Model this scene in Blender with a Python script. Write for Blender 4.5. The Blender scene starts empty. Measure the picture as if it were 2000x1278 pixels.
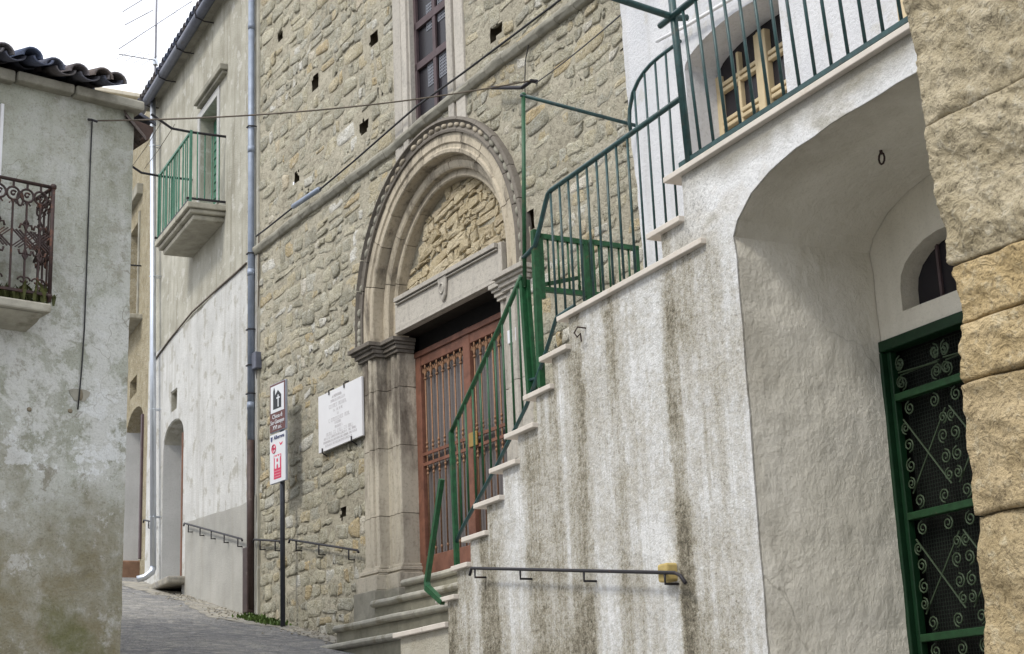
import bpy, bmesh, math, random
import numpy as np
from mathutils import Vector, Matrix, noise
from mathutils.geometry import delaunay_2d_cdt
rnd = random.Random(7)
S = bpy.context.scene
COL = S.collection

# ------------------------------------------------------------------ camera, sky, sun, exposure
FPX, PITCH, ROLL = 3100.0, math.radians(15.1), math.radians(2.44)      # focal length in photo pixels (2000 wide)
CAM = Vector((0, 0, 1.6))
_F = Vector((0, math.cos(PITCH), math.sin(PITCH)))
_R0 = Vector((1, 0, 0)); _U0 = Vector((0, -math.sin(PITCH), math.cos(PITCH)))
_R = _R0*math.cos(ROLL) - _U0*math.sin(ROLL)
_U = _U0*math.cos(ROLL) + _R0*math.sin(ROLL)
cd = bpy.data.cameras.new('camera'); cam = bpy.data.objects.new('camera', cd); COL.objects.link(cam)
m = Matrix((_R, _U, -_F)).transposed().to_4x4(); m.translation = CAM
cam.matrix_world = m
cd.sensor_width = 36; cd.lens = FPX/2000*36; cd.clip_start = .05; cd.clip_end = 900
S.camera = cam

SUN_DIR = Vector((-.52, -.50, .85)).normalized()          # towards the sun behind the cloud
w = bpy.data.worlds.new('World'); S.world = w; w.use_nodes = True
nt = w.node_tree; nt.nodes.clear()
sky = nt.nodes.new('ShaderNodeTexSky'); sky.sky_type = 'NISHITA'; sky.sun_disc = False
sky.sun_elevation = math.asin(SUN_DIR.z); sky.sun_rotation = math.atan2(SUN_DIR.x, SUN_DIR.y)
tc = nt.nodes.new('ShaderNodeTexCoord')
cn = nt.nodes.new('ShaderNodeTexNoise'); cn.inputs['Scale'].default_value = 2.2; cn.inputs['Detail'].default_value = 5
nt.links.new(tc.outputs['Generated'], cn.inputs['Vector'])
cr = nt.nodes.new('ShaderNodeValToRGB')
cr.color_ramp.elements[0].position = .3; cr.color_ramp.elements[0].color = (8.8, 9.1, 9.9, 1)
cr.color_ramp.elements[1].position = .7; cr.color_ramp.elements[1].color = (9.8, 9.9, 10.2, 1)
nt.links.new(cn.outputs['Fac'], cr.inputs['Fac'])
mx = nt.nodes.new('ShaderNodeMix'); mx.data_type = 'RGBA'; mx.inputs[0].default_value = .85
nt.links.new(sky.outputs[0], mx.inputs[6]); nt.links.new(cr.outputs[0], mx.inputs[7])
bg = nt.nodes.new('ShaderNodeBackground'); bg.inputs['Strength'].default_value = .108
sx = nt.nodes.new('ShaderNodeSeparateXYZ'); nt.links.new(tc.outputs['Generated'], sx.inputs[0])
mr = nt.nodes.new('ShaderNodeMapRange'); mr.inputs['From Min'].default_value = 0; mr.inputs['From Max'].default_value = 1
mr.inputs['To Min'].default_value = .68; mr.inputs['To Max'].default_value = 1.75
nt.links.new(sx.outputs[2], mr.inputs['Value'])
vm = nt.nodes.new('ShaderNodeVectorMath'); vm.operation = 'SCALE'
nt.links.new(mx.outputs[2], vm.inputs[0]); nt.links.new(mr.outputs[0], vm.inputs[3])
nt.links.new(vm.outputs[0], bg.inputs['Color'])
wo = nt.nodes.new('ShaderNodeOutputWorld'); nt.links.new(bg.outputs[0], wo.inputs[0])
sd = bpy.data.lights.new('sun', 'SUN'); sd.energy = 1.5; sd.angle = math.radians(11); sd.color = (1, .95, .84)
so = bpy.data.objects.new('sun', sd); COL.objects.link(so)
so.rotation_euler = (-SUN_DIR).to_track_quat('-Z', 'Y').to_euler(); so.location = (0, 0, 30)
S.view_settings.view_transform = 'Standard'; S.view_settings.look = 'None'
S.view_settings.gamma = 1; S.view_settings.use_curve_mapping = False
S.view_settings.exposure = 0.52
S.render.film_transparent = False

# ------------------------------------------------------------------ frames: u right along a wall, d into it, v up
def ray(x, y): return _R*((x-1000)/FPX) + _U*((639-y)/FPX) + _F
def at(x, y, dep): return CAM + ray(x, y)*dep
class Frame:
    def __init__(s, az, P):
        a = math.radians(az); u = Vector((math.sin(a), math.cos(a), 0))
        if u.dot(_R) < 0: u = -u
        s.u = u; s.d = Vector((-u.y, u.x, 0)); s.O = Vector((P[0], P[1], 0)); s.yaw = math.atan2(u.y, u.x)
    def P(s, u, d, v): return s.O + s.u*u + s.d*d + Vector((0, 0, v))
    def px(s, x, y, d=0.):
        r = ray(x, y); t = (d - (CAM-s.O).dot(s.d))/r.dot(s.d); p = CAM + r*t
        return ((p-s.O).dot(s.u), p.z)
    def pxd(s, x, y, d=0.):
        u, v = s.px(x, y, d); return (u, d, v)
def proj(p):
    q = p-CAM; z = q.dot(_F); return (1000+FPX*q.dot(_R)/z, 639-FPX*q.dot(_U)/z, z)
W1 = Frame(-32.2, at(554, 1217, 20.6))                     # church front
W2 = Frame(-26.3, W1.P(W1.px(489, 1190)[0], 0, 0))         # plastered house beyond it
W3 = Frame(-26.8, at(1330, 400, 8.05))                     # outside stair wall and, DW behind, the white house
W6 = Frame(49.2, at(257, 400, 13.9))                       # house on the left corner
W5 = Frame(-29.4, at(1850, 600, 4.6))                      # stone house on the right
DW = .82
def street_z(p):
    s = -p.x*math.sin(math.radians(32.2)) + p.y*math.cos(math.radians(32.2))
    pts = [(-60, -6.5), (-20, -3.2), (0, 0), (19.3, 3.36), (26.4, 4.70), (34, 6.0), (60, 8.0), (300, 10)]
    for (a, za), (b, zb) in zip(pts, pts[1:]):
        if s <= b: return za + (zb-za)*(s-a)/(b-a)
    return 10

# ------------------------------------------------------------------ mesh builder (coordinates u, d, v of a frame)
def V(a): return Vector(a)
def inpoly(x, y, poly):
    c = False; n = len(poly)
    for i in range(n):
        x1, y1 = poly[i]; x2, y2 = poly[i-1]
        if (y1 > y) != (y2 > y) and x < (x2-x1)*(y-y1)/(y2-y1)+x1: c = not c
    return c
class MB:
    def __init__(s): s.v = []; s.f = []
    def add(s, vs, fs):
        n = len(s.v); s.v += [tuple(a) for a in vs]; s.f += [tuple(i+n for i in f) for f in fs]; return s
    def box(s, u0, u1, d0, d1, v0, v1):
        return s.add([(u0,d0,v0),(u1,d0,v0),(u1,d1,v0),(u0,d1,v0),(u0,d0,v1),(u1,d0,v1),(u1,d1,v1),(u0,d1,v1)],
                     [(0,1,5,4),(1,2,6,5),(2,3,7,6),(3,0,4,7),(4,5,6,7),(3,2,1,0)])
    def tube(s, pts, r, n=8, closed=False, rot=0., r2=None):
        pts = [V(p) for p in pts]; N = len(pts); vs = []; fs = []
        up = None
        for i, p in enumerate(pts):
            a = pts[i-1] if (i > 0 or closed) else p; b = pts[(i+1) % N] if (i < N-1 or closed) else p
            t = (b-a).normalized() if (b-a).length > 1e-9 else V((0,0,1))
            if up is None: up = V((0,1,0)) if abs(t.y) < .8 else V((0,0,1))
            x = up.cross(t)
            if x.length < 1e-4: x = V((1,0,0)).cross(t)
            x.normalize(); y = t.cross(x); up = y
            rr = r[i] if isinstance(r, (list, tuple)) else r
            if 0 < i < N-1 and not closed:
                c = max(.5, ((pts[i]-pts[i-1]).normalized().dot(t)))
                rr = rr/c if n == 4 else rr
            for k in range(n):
                an = rot + 2*math.pi*k/n
                vs.append(p + x*(math.cos(an)*rr) + y*(math.sin(an)*(rr if r2 is None else r2)))
        for i in range(N if closed else N-1):
            j = (i+1) % N
            for k in range(n): fs.append((i*n+k, i*n+(k+1) % n, j*n+(k+1) % n, j*n+k))
        if not closed: fs += [tuple(range(n))[::-1], tuple((N-1)*n+k for k in range(n))]
        return s.add(vs, fs)
    def bar(s, p, q, wd, ht=None):                       # rectangular bar
        return s.tube([p, q], wd*.7071, 4, rot=math.pi/4, r2=None if ht is None else ht*.7071)
    def prism(s, poly, d0, d1, axis='d', holes=()):      # polygon in (u,v) pushed from d0 to d1, or in (u,d) from v0 to v1
        def w3(a, b, c): return (a, c, b) if axis == 'd' else (a, b, c)
        loops = [list(poly)] + [list(h) for h in holes]
        flat = [p for l in loops for p in l]; N = len(flat)
        ed = []; o = 0
        for l in loops: k = len(l); ed += [(o+i, o+(i+1) % k) for i in range(k)]; o += k
        cv, _, ctri, orig, _, _ = delaunay_2d_cdt([Vector((p[0], p[1])) for p in flat], ed, [], 0, 1e-7)
        tri = []
        for t in ctri:
            cx = sum(cv[i].x for i in t)/3; cy = sum(cv[i].y for i in t)/3
            if inpoly(cx, cy, loops[0]) and not any(inpoly(cx, cy, h) for h in loops[1:]):
                if all(orig[i] for i in t): tri.append([orig[i][0] for i in t])
        vs = [w3(p[0], p[1], d0) for p in flat] + [w3(p[0], p[1], d1) for p in flat]
        fs = [tuple(t) for t in tri] + [tuple(i+N for i in t[::-1]) for t in tri]
        o = 0
        for l in loops:
            k = len(l)
            for i in range(k): fs.append((o+i, o+(i+1) % k, o+(i+1) % k+N, o+i+N))
            o += k
        return s.add(vs, fs)
    def ball(s, c, ru, rd, rv, n=8, m=5):
        vs = [(c[0], c[1], c[2]-rv)]; fs = []
        for j in range(1, m):
            ph = -math.pi/2 + math.pi*j/m
            for k in range(n):
                a = 2*math.pi*k/n
                vs.append((c[0]+ru*math.cos(ph)*math.cos(a), c[1]+rd*math.cos(ph)*math.sin(a), c[2]+rv*math.sin(ph)))
        vs.append((c[0], c[1], c[2]+rv)); t = len(vs)-1
        for k in range(n):
            fs.append((0, 1+(k+1) % n, 1+k)); fs.append((t, t-n+k, t-n+(k+1) % n))
            for j in range(m-2): a = 1+j*n; fs.append((a+k, a+(k+1) % n, a+n+(k+1) % n, a+n+k))
        return s.add(vs, fs)
    def mesh(s, name, base, smooth=False):
        me = bpy.data.meshes.new(name)
        b = V(base); me.from_pydata([tuple(V(p)-b) for p in s.v], [], s.f)
        bm = bmesh.new(); bm.from_mesh(me)
        bmesh.ops.remove_doubles(bm, verts=bm.verts, dist=1e-5)
        bmesh.ops.recalc_face_normals(bm, faces=bm.faces)
        bm.to_mesh(me); bm.free()
        if smooth: me.shade_smooth()
        else: me.shade_flat()
        return me

def tag(o, label=None, cat=None, group=None, kind=None):
    for k, val in (('label', label), ('category', cat), ('group', group), ('kind', kind)):
        if val: o[k] = val
    return o
FR = {}                                                   # object name -> (frame, base)
def place(o, fr, base):
    o.location = fr.P(*base); o.rotation_euler = (0, 0, fr.yaw); FR[o.name] = (fr, base)
def thing(name, label, cat, fr, base, group=None):
    o = bpy.data.objects.new(name, None); COL.objects.link(o); o.empty_display_size = .2
    place(o, fr, base); return tag(o, label, cat, group)
def single(name, mb, mat, label, cat, fr, base, group=None, kind=None, smooth=False, bevel=0):
    o = bpy.data.objects.new(name, mb.mesh(name, base, smooth)); COL.objects.link(o)
    o.data.materials.append(mat); place(o, fr, base); dobevel(o, bevel)
    return tag(o, label, cat, group, kind)
def dobevel(o, bevel):
    if bevel:
        b = o.modifiers.new('bevel', 'BEVEL'); b.width = bevel; b.segments = 2; b.limit_method = 'ANGLE'; b.angle_limit = .6
def part(name, mb, mat, parent, smooth=False, bevel=0, kind=None, label=None):
    fr, base = FR[parent.name]
    o = bpy.data.objects.new(name, mb.mesh(name, base, smooth)); COL.objects.link(o)
    o.data.materials.append(mat); o.parent = parent; FR[o.name] = (fr, base); dobevel(o, bevel)
    if kind: o['kind'] = kind
    if label: o['label'] = label
    return o
def again(src, off, parent=None):                         # another copy of a part, shifted by (du, dd, dv)
    o = src.copy(); COL.objects.link(o); o.location = V(off); o.parent = parent or src.parent
    FR[o.name] = FR[src.name]
    if src.name.startswith('baluster'): o.rotation_euler = (rnd.uniform(-.002, .002), rnd.uniform(-.003, .003), 0)
    return o

# ------------------------------------------------------------------ materials
class Mat:
    def __init__(s, name, rough=.85, metal=0., spec=.3):
        s.m = bpy.data.materials.new(name); s.m.use_nodes = True; s.t = s.m.node_tree
        s.b = s.t.nodes['Principled BSDF']; s.set(s.b.inputs['Roughness'], rough)
        s.b.inputs['Metallic'].default_value = metal; s.b.inputs['Specular IOR Level'].default_value = spec
        s.co = s.t.nodes.new('ShaderNodeTexCoord').outputs['Object']
    def set(s, sock, val):
        if hasattr(val, 'is_linked') or isinstance(val, bpy.types.NodeSocket): s.t.links.new(val, sock)
        elif isinstance(val, (tuple, list)) and len(val) == 3 and sock.type == 'RGBA': sock.default_value = (*val, 1)
        else: sock.default_value = val
    def n(s, kind, ins=(), out=0, **props):
        nd = s.t.nodes.new(kind)
        for k, v in props.items(): setattr(nd, k, v)
        for k, v in dict(ins).items(): s.set(nd.inputs[k], v)
        return nd.outputs[out]
    def vec(s, sc=(1, 1, 1), loc=(0, 0, 0), src=None):
        return s.n('ShaderNodeMapping', {'Vector': src or s.co, 'Scale': sc, 'Location': loc})
    def noise(s, scale, detail=5, rough=.6, vec=None, dist=0.):
        return s.n('ShaderNodeTexNoise', {'Vector': vec or s.co, 'Scale': scale, 'Detail': detail, 'Roughness': rough, 'Distortion': dist})
    def vor(s, scale, vec=None, feature='F1', out='Distance', rand=1.):
        nd = s.t.nodes.new('ShaderNodeTexVoronoi'); nd.feature = feature
        s.set(nd.inputs['Vector'], vec or s.co); s.set(nd.inputs['Scale'], scale); s.set(nd.inputs['Randomness'], rand)
        return nd.outputs[out]
    def ramp(s, fac, stops, interp='LINEAR'):
        nd = s.t.nodes.new('ShaderNodeValToRGB'); e = nd.color_ramp.elements; nd.color_ramp.interpolation = interp
        while len(e) < len(stops): e.new(.5)
        for el, (p, c) in zip(e, stops):
            el.position = p; el.color = (c, c, c, 1) if not isinstance(c, (tuple, list)) else (*c, 1)
        s.set(nd.inputs['Fac'], fac); return nd.outputs[0]
    def mix(s, fac, a, b, mode='MIX'):
        nd = s.t.nodes.new('ShaderNodeMix'); nd.data_type = 'RGBA'; nd.blend_type = mode; nd.clamp_factor = True
        s.set(nd.inputs[0], fac); s.set(nd.inputs[6], a); s.set(nd.inputs[7], b); return nd.outputs[2]
    def math(s, op, a, b=0., c=0., clamp=False):
        nd = s.t.nodes.new('ShaderNodeMath'); nd.operation = op; nd.use_clamp = clamp
        s.set(nd.inputs[0], a); s.set(nd.inputs[1], b); s.set(nd.inputs[2], c); return nd.outputs[0]
    def xyz(s, i, src=None): return s.n('ShaderNodeSeparateXYZ', {0: src or s.co}, out=i)
    def rng(s, v, a, b, c=0., d=1.):
        return s.n('ShaderNodeMapRange', {'Value': v, 'From Min': a, 'From Max': b, 'To Min': c, 'To Max': d})
    def rand(s):
        a = s.n('ShaderNodeObjectInfo', out='Random'); b = s.n('ShaderNodeNewGeometry', out='Random Per Island')
        return s.math('FRACT', s.math('ADD', a, b))
    def color(s, c): s.set(s.b.inputs['Base Color'], c); return s
    def bump(s, h, dist, strength=1.):
        nd = s.t.nodes.new('ShaderNodeBump'); nd.inputs['Distance'].default_value = dist; nd.inputs['Strength'].default_value = strength
        s.set(nd.inputs['Height'], h); s.t.links.new(nd.outputs[0], s.b.inputs['Normal']); return s
    def add(s, *hs):
        r = hs[0]
        for h in hs[1:]: r = s.math('ADD', r, h)
        return r
    def mul(s, a, b): return s.math('MULTIPLY', a, b)

def m_rubble(name, tones, pit=.55, bump=.022, grain=1., lich_c=(.50, .485, .44), sat=1.):
    M = Mat(name, .93, spec=.12); r = M.rand()
    col = M.ramp(r, tones)
    off = M.n('ShaderNodeCombineXYZ', {0: M.mul(r, 37.), 1: M.mul(r, 11.), 2: M.mul(r, 23.)})
    v = M.n('ShaderNodeVectorMath', {0: M.co, 1: off}, operation='ADD')
    big = M.noise(4.5*grain, 6, .66, v); mid = M.noise(15*grain, 6, .72, v); fine = M.noise(48*grain, 5, .78, v)
    fac = M.vor(9*grain, M.n('ShaderNodeVectorMath', {0: v, 1: M.n('ShaderNodeTexNoise', {'Vector': v, 'Scale': 6*grain}, out='Color')}, operation='ADD'))
    col = M.mix(M.ramp(big, [(.36, 0.), (.64, 1.)]), M.mix(1., col, (.74, .72, .66), 'MULTIPLY'), col)
    col = M.mix(M.ramp(M.noise(2.2*grain, 5, .65, M.vec(loc=(5, 1, 3))), [(.52, 0.), (.66, .5)]), col, M.mix(1., col, (.80, .80, .80), 'MULTIPLY'))
    lich = M.ramp(mid, [(.54, 0.), (.66, .55)])
    col = M.mix(lich, col, lich_c)
    col = M.mix(1., col, M.ramp(fine, [(.36, pit), (.48, 1.)]), 'MULTIPLY')
    col = M.mix(1., col, M.ramp(mid, [(.30, pit), (.42, 1.)]), 'MULTIPLY')
    M.color(col).bump(M.add(M.mul(big, .7), M.mul(mid, .9), M.mul(fine, .45), M.mul(fac, .35)), bump)
    return M.m
def m_simple(name, c, rough=.6, metal=0., var=.25, scale=14, bump=.0, dirt=None, spec=.3):
    M = Mat(name, rough, metal, spec)
    f = M.noise(scale, 5, .65)
    dark = tuple(x*(1-var) for x in c)
    col = M.mix(M.ramp(f, [(.35, 0.), (.65, 1.)]), dark, c)
    if dirt:
        col = M.mix(M.ramp(M.noise(scale*.6, 6, .7, M.vec(loc=(3, 5, 7))), [(dirt[1], 0.), (dirt[1]+.12, dirt[2])]), col, dirt[0])
    M.color(col)
    if bump: M.bump(f, bump)
    return M.m

STONE = m_rubble('church_stone', [(0, (.55,.52,.415)), (.15, (.41,.395,.325)), (.32, (.61,.575,.455)), (.48, (.47,.455,.38)), (.62, (.59,.555,.435)), (.74, (.57,.495,.345)), (.80, (.57,.465,.29)), (.85, (.76,.75,.70)), (.92, (.53,.515,.44)), (1, (.43,.415,.35))], .36, .034, 1.35, (.62,.61,.55))
TYMP = m_rubble('tympanum_stone', [(0, (.60,.52,.37)), (.3, (.54,.455,.31)), (.6, (.63,.55,.40)), (.8, (.51,.435,.315)), (1, (.59,.50,.34))], .55, .02, 1.2, (.60,.55,.43))
ASHLAR = m_rubble('ashlar_stone', [(0, (.62,.475,.265)), (.35, (.50,.40,.245)), (.7, (.57,.45,.275)), (1, (.64,.50,.30))], .45, .022, 1.5, (.60,.53,.38))
FARSTONE = m_rubble('far_stone', [(0, (.44,.385,.27)), (.5, (.38,.34,.25)), (1, (.47,.40,.28))], .6, .03)

def m_mortar():
    M = Mat('church_mortar', .95, spec=.1)
    a = M.noise(1.1, 5, .6); b = M.noise(11, 6, .7); c = M.noise(60, 4, .7)
    col = M.mix(M.ramp(a, [(.35, 0.), (.65, 1.)]), (.37,.34,.265), (.48,.445,.355))
    d = M.noise(26, 6, .75)
    col = M.mix(1., col, M.ramp(b, [(.32, .60), (.50, 1.04)]), 'MULTIPLY')
    col = M.mix(1., col, M.ramp(d, [(.34, .55), (.46, 1.)]), 'MULTIPLY')
    M.color(col).bump(M.add(M.mul(b, 1.), M.mul(d, .7), M.mul(c, .25)), .032); return M.m
MORTAR = m_mortar()
def m_portal(name, c, stain=.5, dark=(.115, .10, .085), high=None):
    M = Mat(name, .85, spec=.2)
    v = M.vec((2.6, 2.6, .8)); r = M.rand()
    a = M.noise(2.2, 6, .65, v); b = M.noise(26, 5, .7)
    base = M.mix(r, tuple(x*.84 for x in c), tuple(x*1.08 for x in c))
    col = M.mix(M.ramp(a, [(.50, 0.), (.68, stain)]), base, dark)
    if high:
        st = M.noise(3.2, 7, .72, M.vec((1.6, 1.6, .55), (2, 4, 1)))
        z = M.math('ADD', M.xyz(2), M.mul(M.math('SUBTRACT', a, .5), 1.4))
        col = M.mix(M.mul(M.rng(z, high[0], high[1]), M.ramp(st, [(.38, .95), (.52, .55), (.60, .05)])), col, dark)
    col = M.mix(1., col, M.ramp(b, [(.3, .72), (.5, 1.)]), 'MULTIPLY')
    M.color(col).bump(M.add(M.mul(b, 1.), a), .006); return M.m
PORTAL = m_portal('portal_stone', (.46,.405,.315), .8, (.10,.085,.07))
PILASTER = m_portal('pilaster_stone', (.52,.475,.39), .4, (.13,.11,.09), (1.45, 2.2))
LINTEL = m_portal('lintel_stone', (.475,.445,.395), .35, (.2,.19,.18))
DARKSTONE = m_portal('weathered_dark_stone', (.19,.17,.145), .7)

def m_corner_house():
    M = Mat('mottled_grey_plaster', .93, spec=.12)
    z = M.xyz(2)
    a = M.noise(.85, 6, .62, dist=.4); b = M.noise(3.0, 9, .72, M.vec(loc=(4, 2, 1)), .3); c = M.noise(55, 5, .75)
    st = M.noise(1.6, 5, .6, M.vec((2.2, 1, .35), (1, 0, 3)))
    col = M.mix(M.ramp(a, [(.40, 0.), (.60, 1.)]), (.29,.295,.235), (.415,.425,.365))
    col = M.mix(M.ramp(st, [(.46, 0.), (.62, .6)]), col, (.50,.50,.455))
    col = M.mix(M.ramp(b, [(.50, 0.), (.60, .45)]), col, (.50,.505,.48))
    band = M.mul(M.rng(z, 1.2, 1.9), M.rng(z, 3.7, 2.7))
    lw = M.ramp(M.add(M.mul(b, .6), M.mul(a, .4)), [(.47, 0.), (.505, 1.)])
    col = M.mix(M.mul(M.mul(lw, band), .75), col, (.62,.625,.595))
    fl = M.ramp(M.noise(9., 9, .8, M.vec(loc=(1, 6, 2))), [(.53, 0.), (.60, .55)])
    col = M.mix(M.mul(fl, M.rng(z, 4.6, 3.2, .25, 1.)), col, (.58,.585,.565))
    dkk = M.ramp(M.noise(7., 9, .8, M.vec(loc=(3, 1, 8))), [(.53, 0.), (.62, .5)])
    col = M.mix(dkk, col, (.20,.195,.135))
    sp = M.ramp(M.noise(2.1, 9, .75, M.vec(loc=(6, 2, 9))), [(.555, 0.), (.58, 1.)])
    col = M.mix(M.mul(sp, M.rng(z, 3.0, 1.5, .15, .9)), col, (.70,.715,.71))
    low = M.rng(M.math('ADD', z, M.mul(M.math('SUBTRACT', a, .5), 2.4)), 1.75, .8)
    col = M.mix(M.mul(low, M.ramp(b, [(.40, .9), (.62, .45)])), col, (.20,.17,.10))
    col = M.mix(M.mul(M.rng(M.math('ADD', z, M.mul(M.math('SUBTRACT', b, .5), 1.2)), .75, .25), M.ramp(M.noise(1.7, 6, .65, M.vec(loc=(9, 1, 2))), [(.46, 0.), (.56, .8)])), col, (.12,.125,.05))
    dk = M.ramp(M.noise(4.2, 8, .75, M.vec(loc=(7, 7, 7))), [(.575, 0.), (.63, 1.)])
    col = M.mix(M.mul(dk, M.rng(z, 3.8, .8, .30, .8)), col, (.20,.18,.125))
    ck = M.vor(1.3, M.n('ShaderNodeVectorMath', {0: M.co, 1: M.n('ShaderNodeTexNoise', {'Vector': M.co, 'Scale': 3.}, out='Color')}, operation='ADD'), 'DISTANCE_TO_EDGE')
    col = M.mix(M.mul(M.ramp(ck, [(.002, .6), (.006, 0.)]), M.ramp(a, [(.5, 0.), (.56, 1.)])), col, (.16,.14,.10))
    col = M.mix(1., col, M.ramp(c, [(.32, .66), (.48, 1.)]), 'MULTIPLY')
    M.color(col).bump(M.add(M.mul(b, 1.2), M.mul(c, .4), a), .02); return M.m
PL6 = m_corner_house()
def m_plaster(name, c1, c2, patch=None, streak=.3, bump=.008, scale=1., speck=.85, bs=40, dirt=(.28,.26,.21)):
    M = Mat(name, .92, spec=.15)
    a = M.noise(1.3*scale, 6, .62); st = M.noise(1.9*scale, 5, .62, M.vec((2.5, 2.5, .22), (3, 1, 2))); c = M.noise(bs, 5, .72)
    col = M.mix(M.ramp(a, [(.34, 0.), (.66, 1.)]), c1, c2)
    col = M.mix(M.ramp(st, [(.50, 0.), (.72, streak)]), col, dirt)
    if patch:
        p = M.ramp(M.noise(2.6*scale, 7, .66, M.vec(loc=(2, 8, 4))), [(patch[1], 0.), (patch[1]+.05, patch[2])])
        col = M.mix(p, col, patch[0])
    col = M.mix(1., col, M.ramp(c, [(.3, speck), (.48, 1.)]), 'MULTIPLY')
    M.color(col).bump(M.add(c, a), bump); return M.m
PL2 = m_plaster('buff_plaster', (.33,.315,.26), (.49,.475,.41), ((.56,.55,.51), .56, .6), .75, .012, 1.2, .8, 40, (.23,.215,.17))
PL2W = m_plaster('limewashed_plaster', (.47,.47,.455), (.60,.60,.585), ((.36,.345,.30), .55, .75), .7, .010, 1.3, .84, 40, (.36,.345,.31))
PL2D = m_plaster('cement_plaster', (.32,.315,.29), (.42,.41,.38), None, .4)
PLJ = m_plaster('jamb_plaster', (.42,.42,.41), (.50,.50,.49), None, .2)
WHITE = m_plaster('white_roughcast', (.55,.56,.59), (.64,.645,.665), ((.50,.49,.46), .60, .6), .22, .009, 1.6, .82, 45)
VAULT = m_plaster('vault_plaster', (.60,.565,.475), (.69,.655,.57), ((.45,.41,.34), .62, .55), .22, .006, 1., .85, 60)
CREAM = m_plaster('cream_plaster', (.62,.56,.44), (.68,.62,.50))

def m_stair():
    M = Mat('streaked_white_roughcast', .93, spec=.12)
    x = M.math('ADD', M.xyz(0), -1.0); y = M.xyz(1); z = M.math('ADD', M.xyz(2), 1.25)
    wob = M.noise(1.2, 4, .6, M.vec((1., 1., .5)))
    xx = M.math('ADD', x, M.mul(M.math('SUBTRACT', wob, .5), .22))
    xx = M.math('ADD', xx, M.mul(M.math('SUBTRACT', M.noise(18, 6, .8), .5), .16))
    T = [(-3.0,.2),(-2.72,.55),(-2.6,.95),(-2.5,.3),(-2.36,.15),(-2.25,.5),(-2.1,.85),(-1.95,.95),(-1.86,.35),(-1.72,.25),(-1.6,.5),(-1.5,.30),(-1.36,.7),(-1.28,.3),(-1.15,.2),(-1.05,.85),(-.92,.95),(-.84,.55),(-.78,.30),(-.70,.6),(-.56,.75),(-.46,.9),(-.36,1.),(-.28,.8),(-.235,.12),(-.17,.10),(-.10,.5),(.04,.6),(.2,.72),(.32,.95),(.44,1.)]
    lo, hi = -3.2, .5
    nd = []
    f = M.rng(xx, lo, hi)
    # 32 stops is the ramp limit
    tone = M.ramp(f, [((a-lo)/(hi-lo), b) for a, b in T])
    fade = M.noise(1.1, 5, .65, M.vec((1.6, 1, .55), (5, 2, 0)))
    thin = M.noise(1., 6, .7, M.vec((17, 17, .75), (1, 0, 0))); med = M.noise(1., 5, .65, M.vec((5., 5., .5), (4, 0, 2)))
    fine = M.noise(80, 4, .8); grit = M.noise(24, 6, .78)
    ctr = lambda f, k: M.mul(M.math('SUBTRACT', f, .5), k)
    pat = M.noise(2.6, 6, .7, M.vec((1, 1, .8), (8, 3, 1)))
    tone = M.add(M.mul(tone, .60), .15, M.mul(ctr(thin, 1.45), M.ramp(pat, [(.42, .1), (.60, 1.)])), ctr(med, .75), ctr(fade, 1.0), ctr(pat, 1.25), ctr(fine, .9), ctr(grit, 1.15), .02)
    tone = M.math('SUBTRACT', tone, M.rng(M.add(z, ctr(fade, 1.)), 2.75, 2.0, 0., .16), clamp=True)
    col = M.ramp(tone, [(0, (.14,.125,.095)), (.18, (.265,.24,.185)), (.36, (.395,.372,.315)), (.52, (.48,.46,.415)), (.68, (.56,.55,.52)), (.85, (.65,.65,.64)), (1, (.73,.73,.725))])
    up = M.math('MULTIPLY', M.rng(z, 3.95, 4.1), M.rng(x, -.2, .3))
    patch = M.ramp(M.noise(3.1, 6, .62, M.vec((1, 1, 1.6), (1, 3, 5))), [(.46, (.76,.765,.77)), (.56, (.68,.67,.65)), (.66, (.46,.445,.40))])
    col = M.mix(up, col, patch)
    # drip stain under the marble edge of the landing
    drip = M.mul(M.rng(M.math('ADD', z, M.mul(M.math('SUBTRACT', fade, .5), .35)), 4.26, 4.38), M.rng(x, -.1, .15))
    col = M.mix(M.mul(drip, .75), col, (.25,.23,.175))
    # behind the front (soffit, reveal) the plaster is grey
    inn = M.rng(y, .002, .012)
    g = M.noise(1.4, 6, .62, M.vec(loc=(3, 3, 1)))
    grey = M.mix(M.ramp(g, [(.35, 0.), (.65, 1.)]), (.64,.61,.53), (.75,.72,.65))
    ck = M.vor(.9, M.n('ShaderNodeVectorMath', {0: M.co, 1: M.n('ShaderNodeVectorMath', {0: M.n('ShaderNodeTexNoise', {'Vector': M.co, 'Scale': 5., 'Detail': 5}, out='Color'), 1: (.22, .22, .22)}, operation='MULTIPLY')}, operation='ADD'), 'DISTANCE_TO_EDGE')
    grey = M.mix(M.mul(M.ramp(ck, [(.0015, .45), (.005, 0.)]), M.mul(M.rng(z, 3.7, 3.4), M.ramp(g, [(.48, 0.), (.56, 1.)]))), grey, (.2,.18,.14))
    grey = M.mix(M.mul(M.rng(y, .30, .02), M.ramp(g, [(.4, .8), (.6, .1)])), grey, (.42,.39,.33))
    col = M.mix(inn, col, grey)
    lump = M.noise(3.5, 4, .55); tro = M.noise(9, 4, .6, M.vec((1, 1, .6)))
    spk = M.mix(inn, M.mix(tone, M.ramp(M.noise(48, 6, .85, M.vec(loc=(2, 2, 2))), [(.38, .30), (.50, 1.12)]), M.ramp(M.noise(60, 6, .85, M.vec(loc=(5, 2, 2))), [(.36, .6), (.43, 1.)])), M.ramp(fine, [(.30, .86), (.44, 1.)]))
    col = M.mix(1., col, spk, 'MULTIPLY')
    rel = M.add(M.mul(fine, .35), M.mul(grit, .8)); rel = M.mul(rel, M.math('SUBTRACT', 1., M.mul(inn, .55)))
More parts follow.
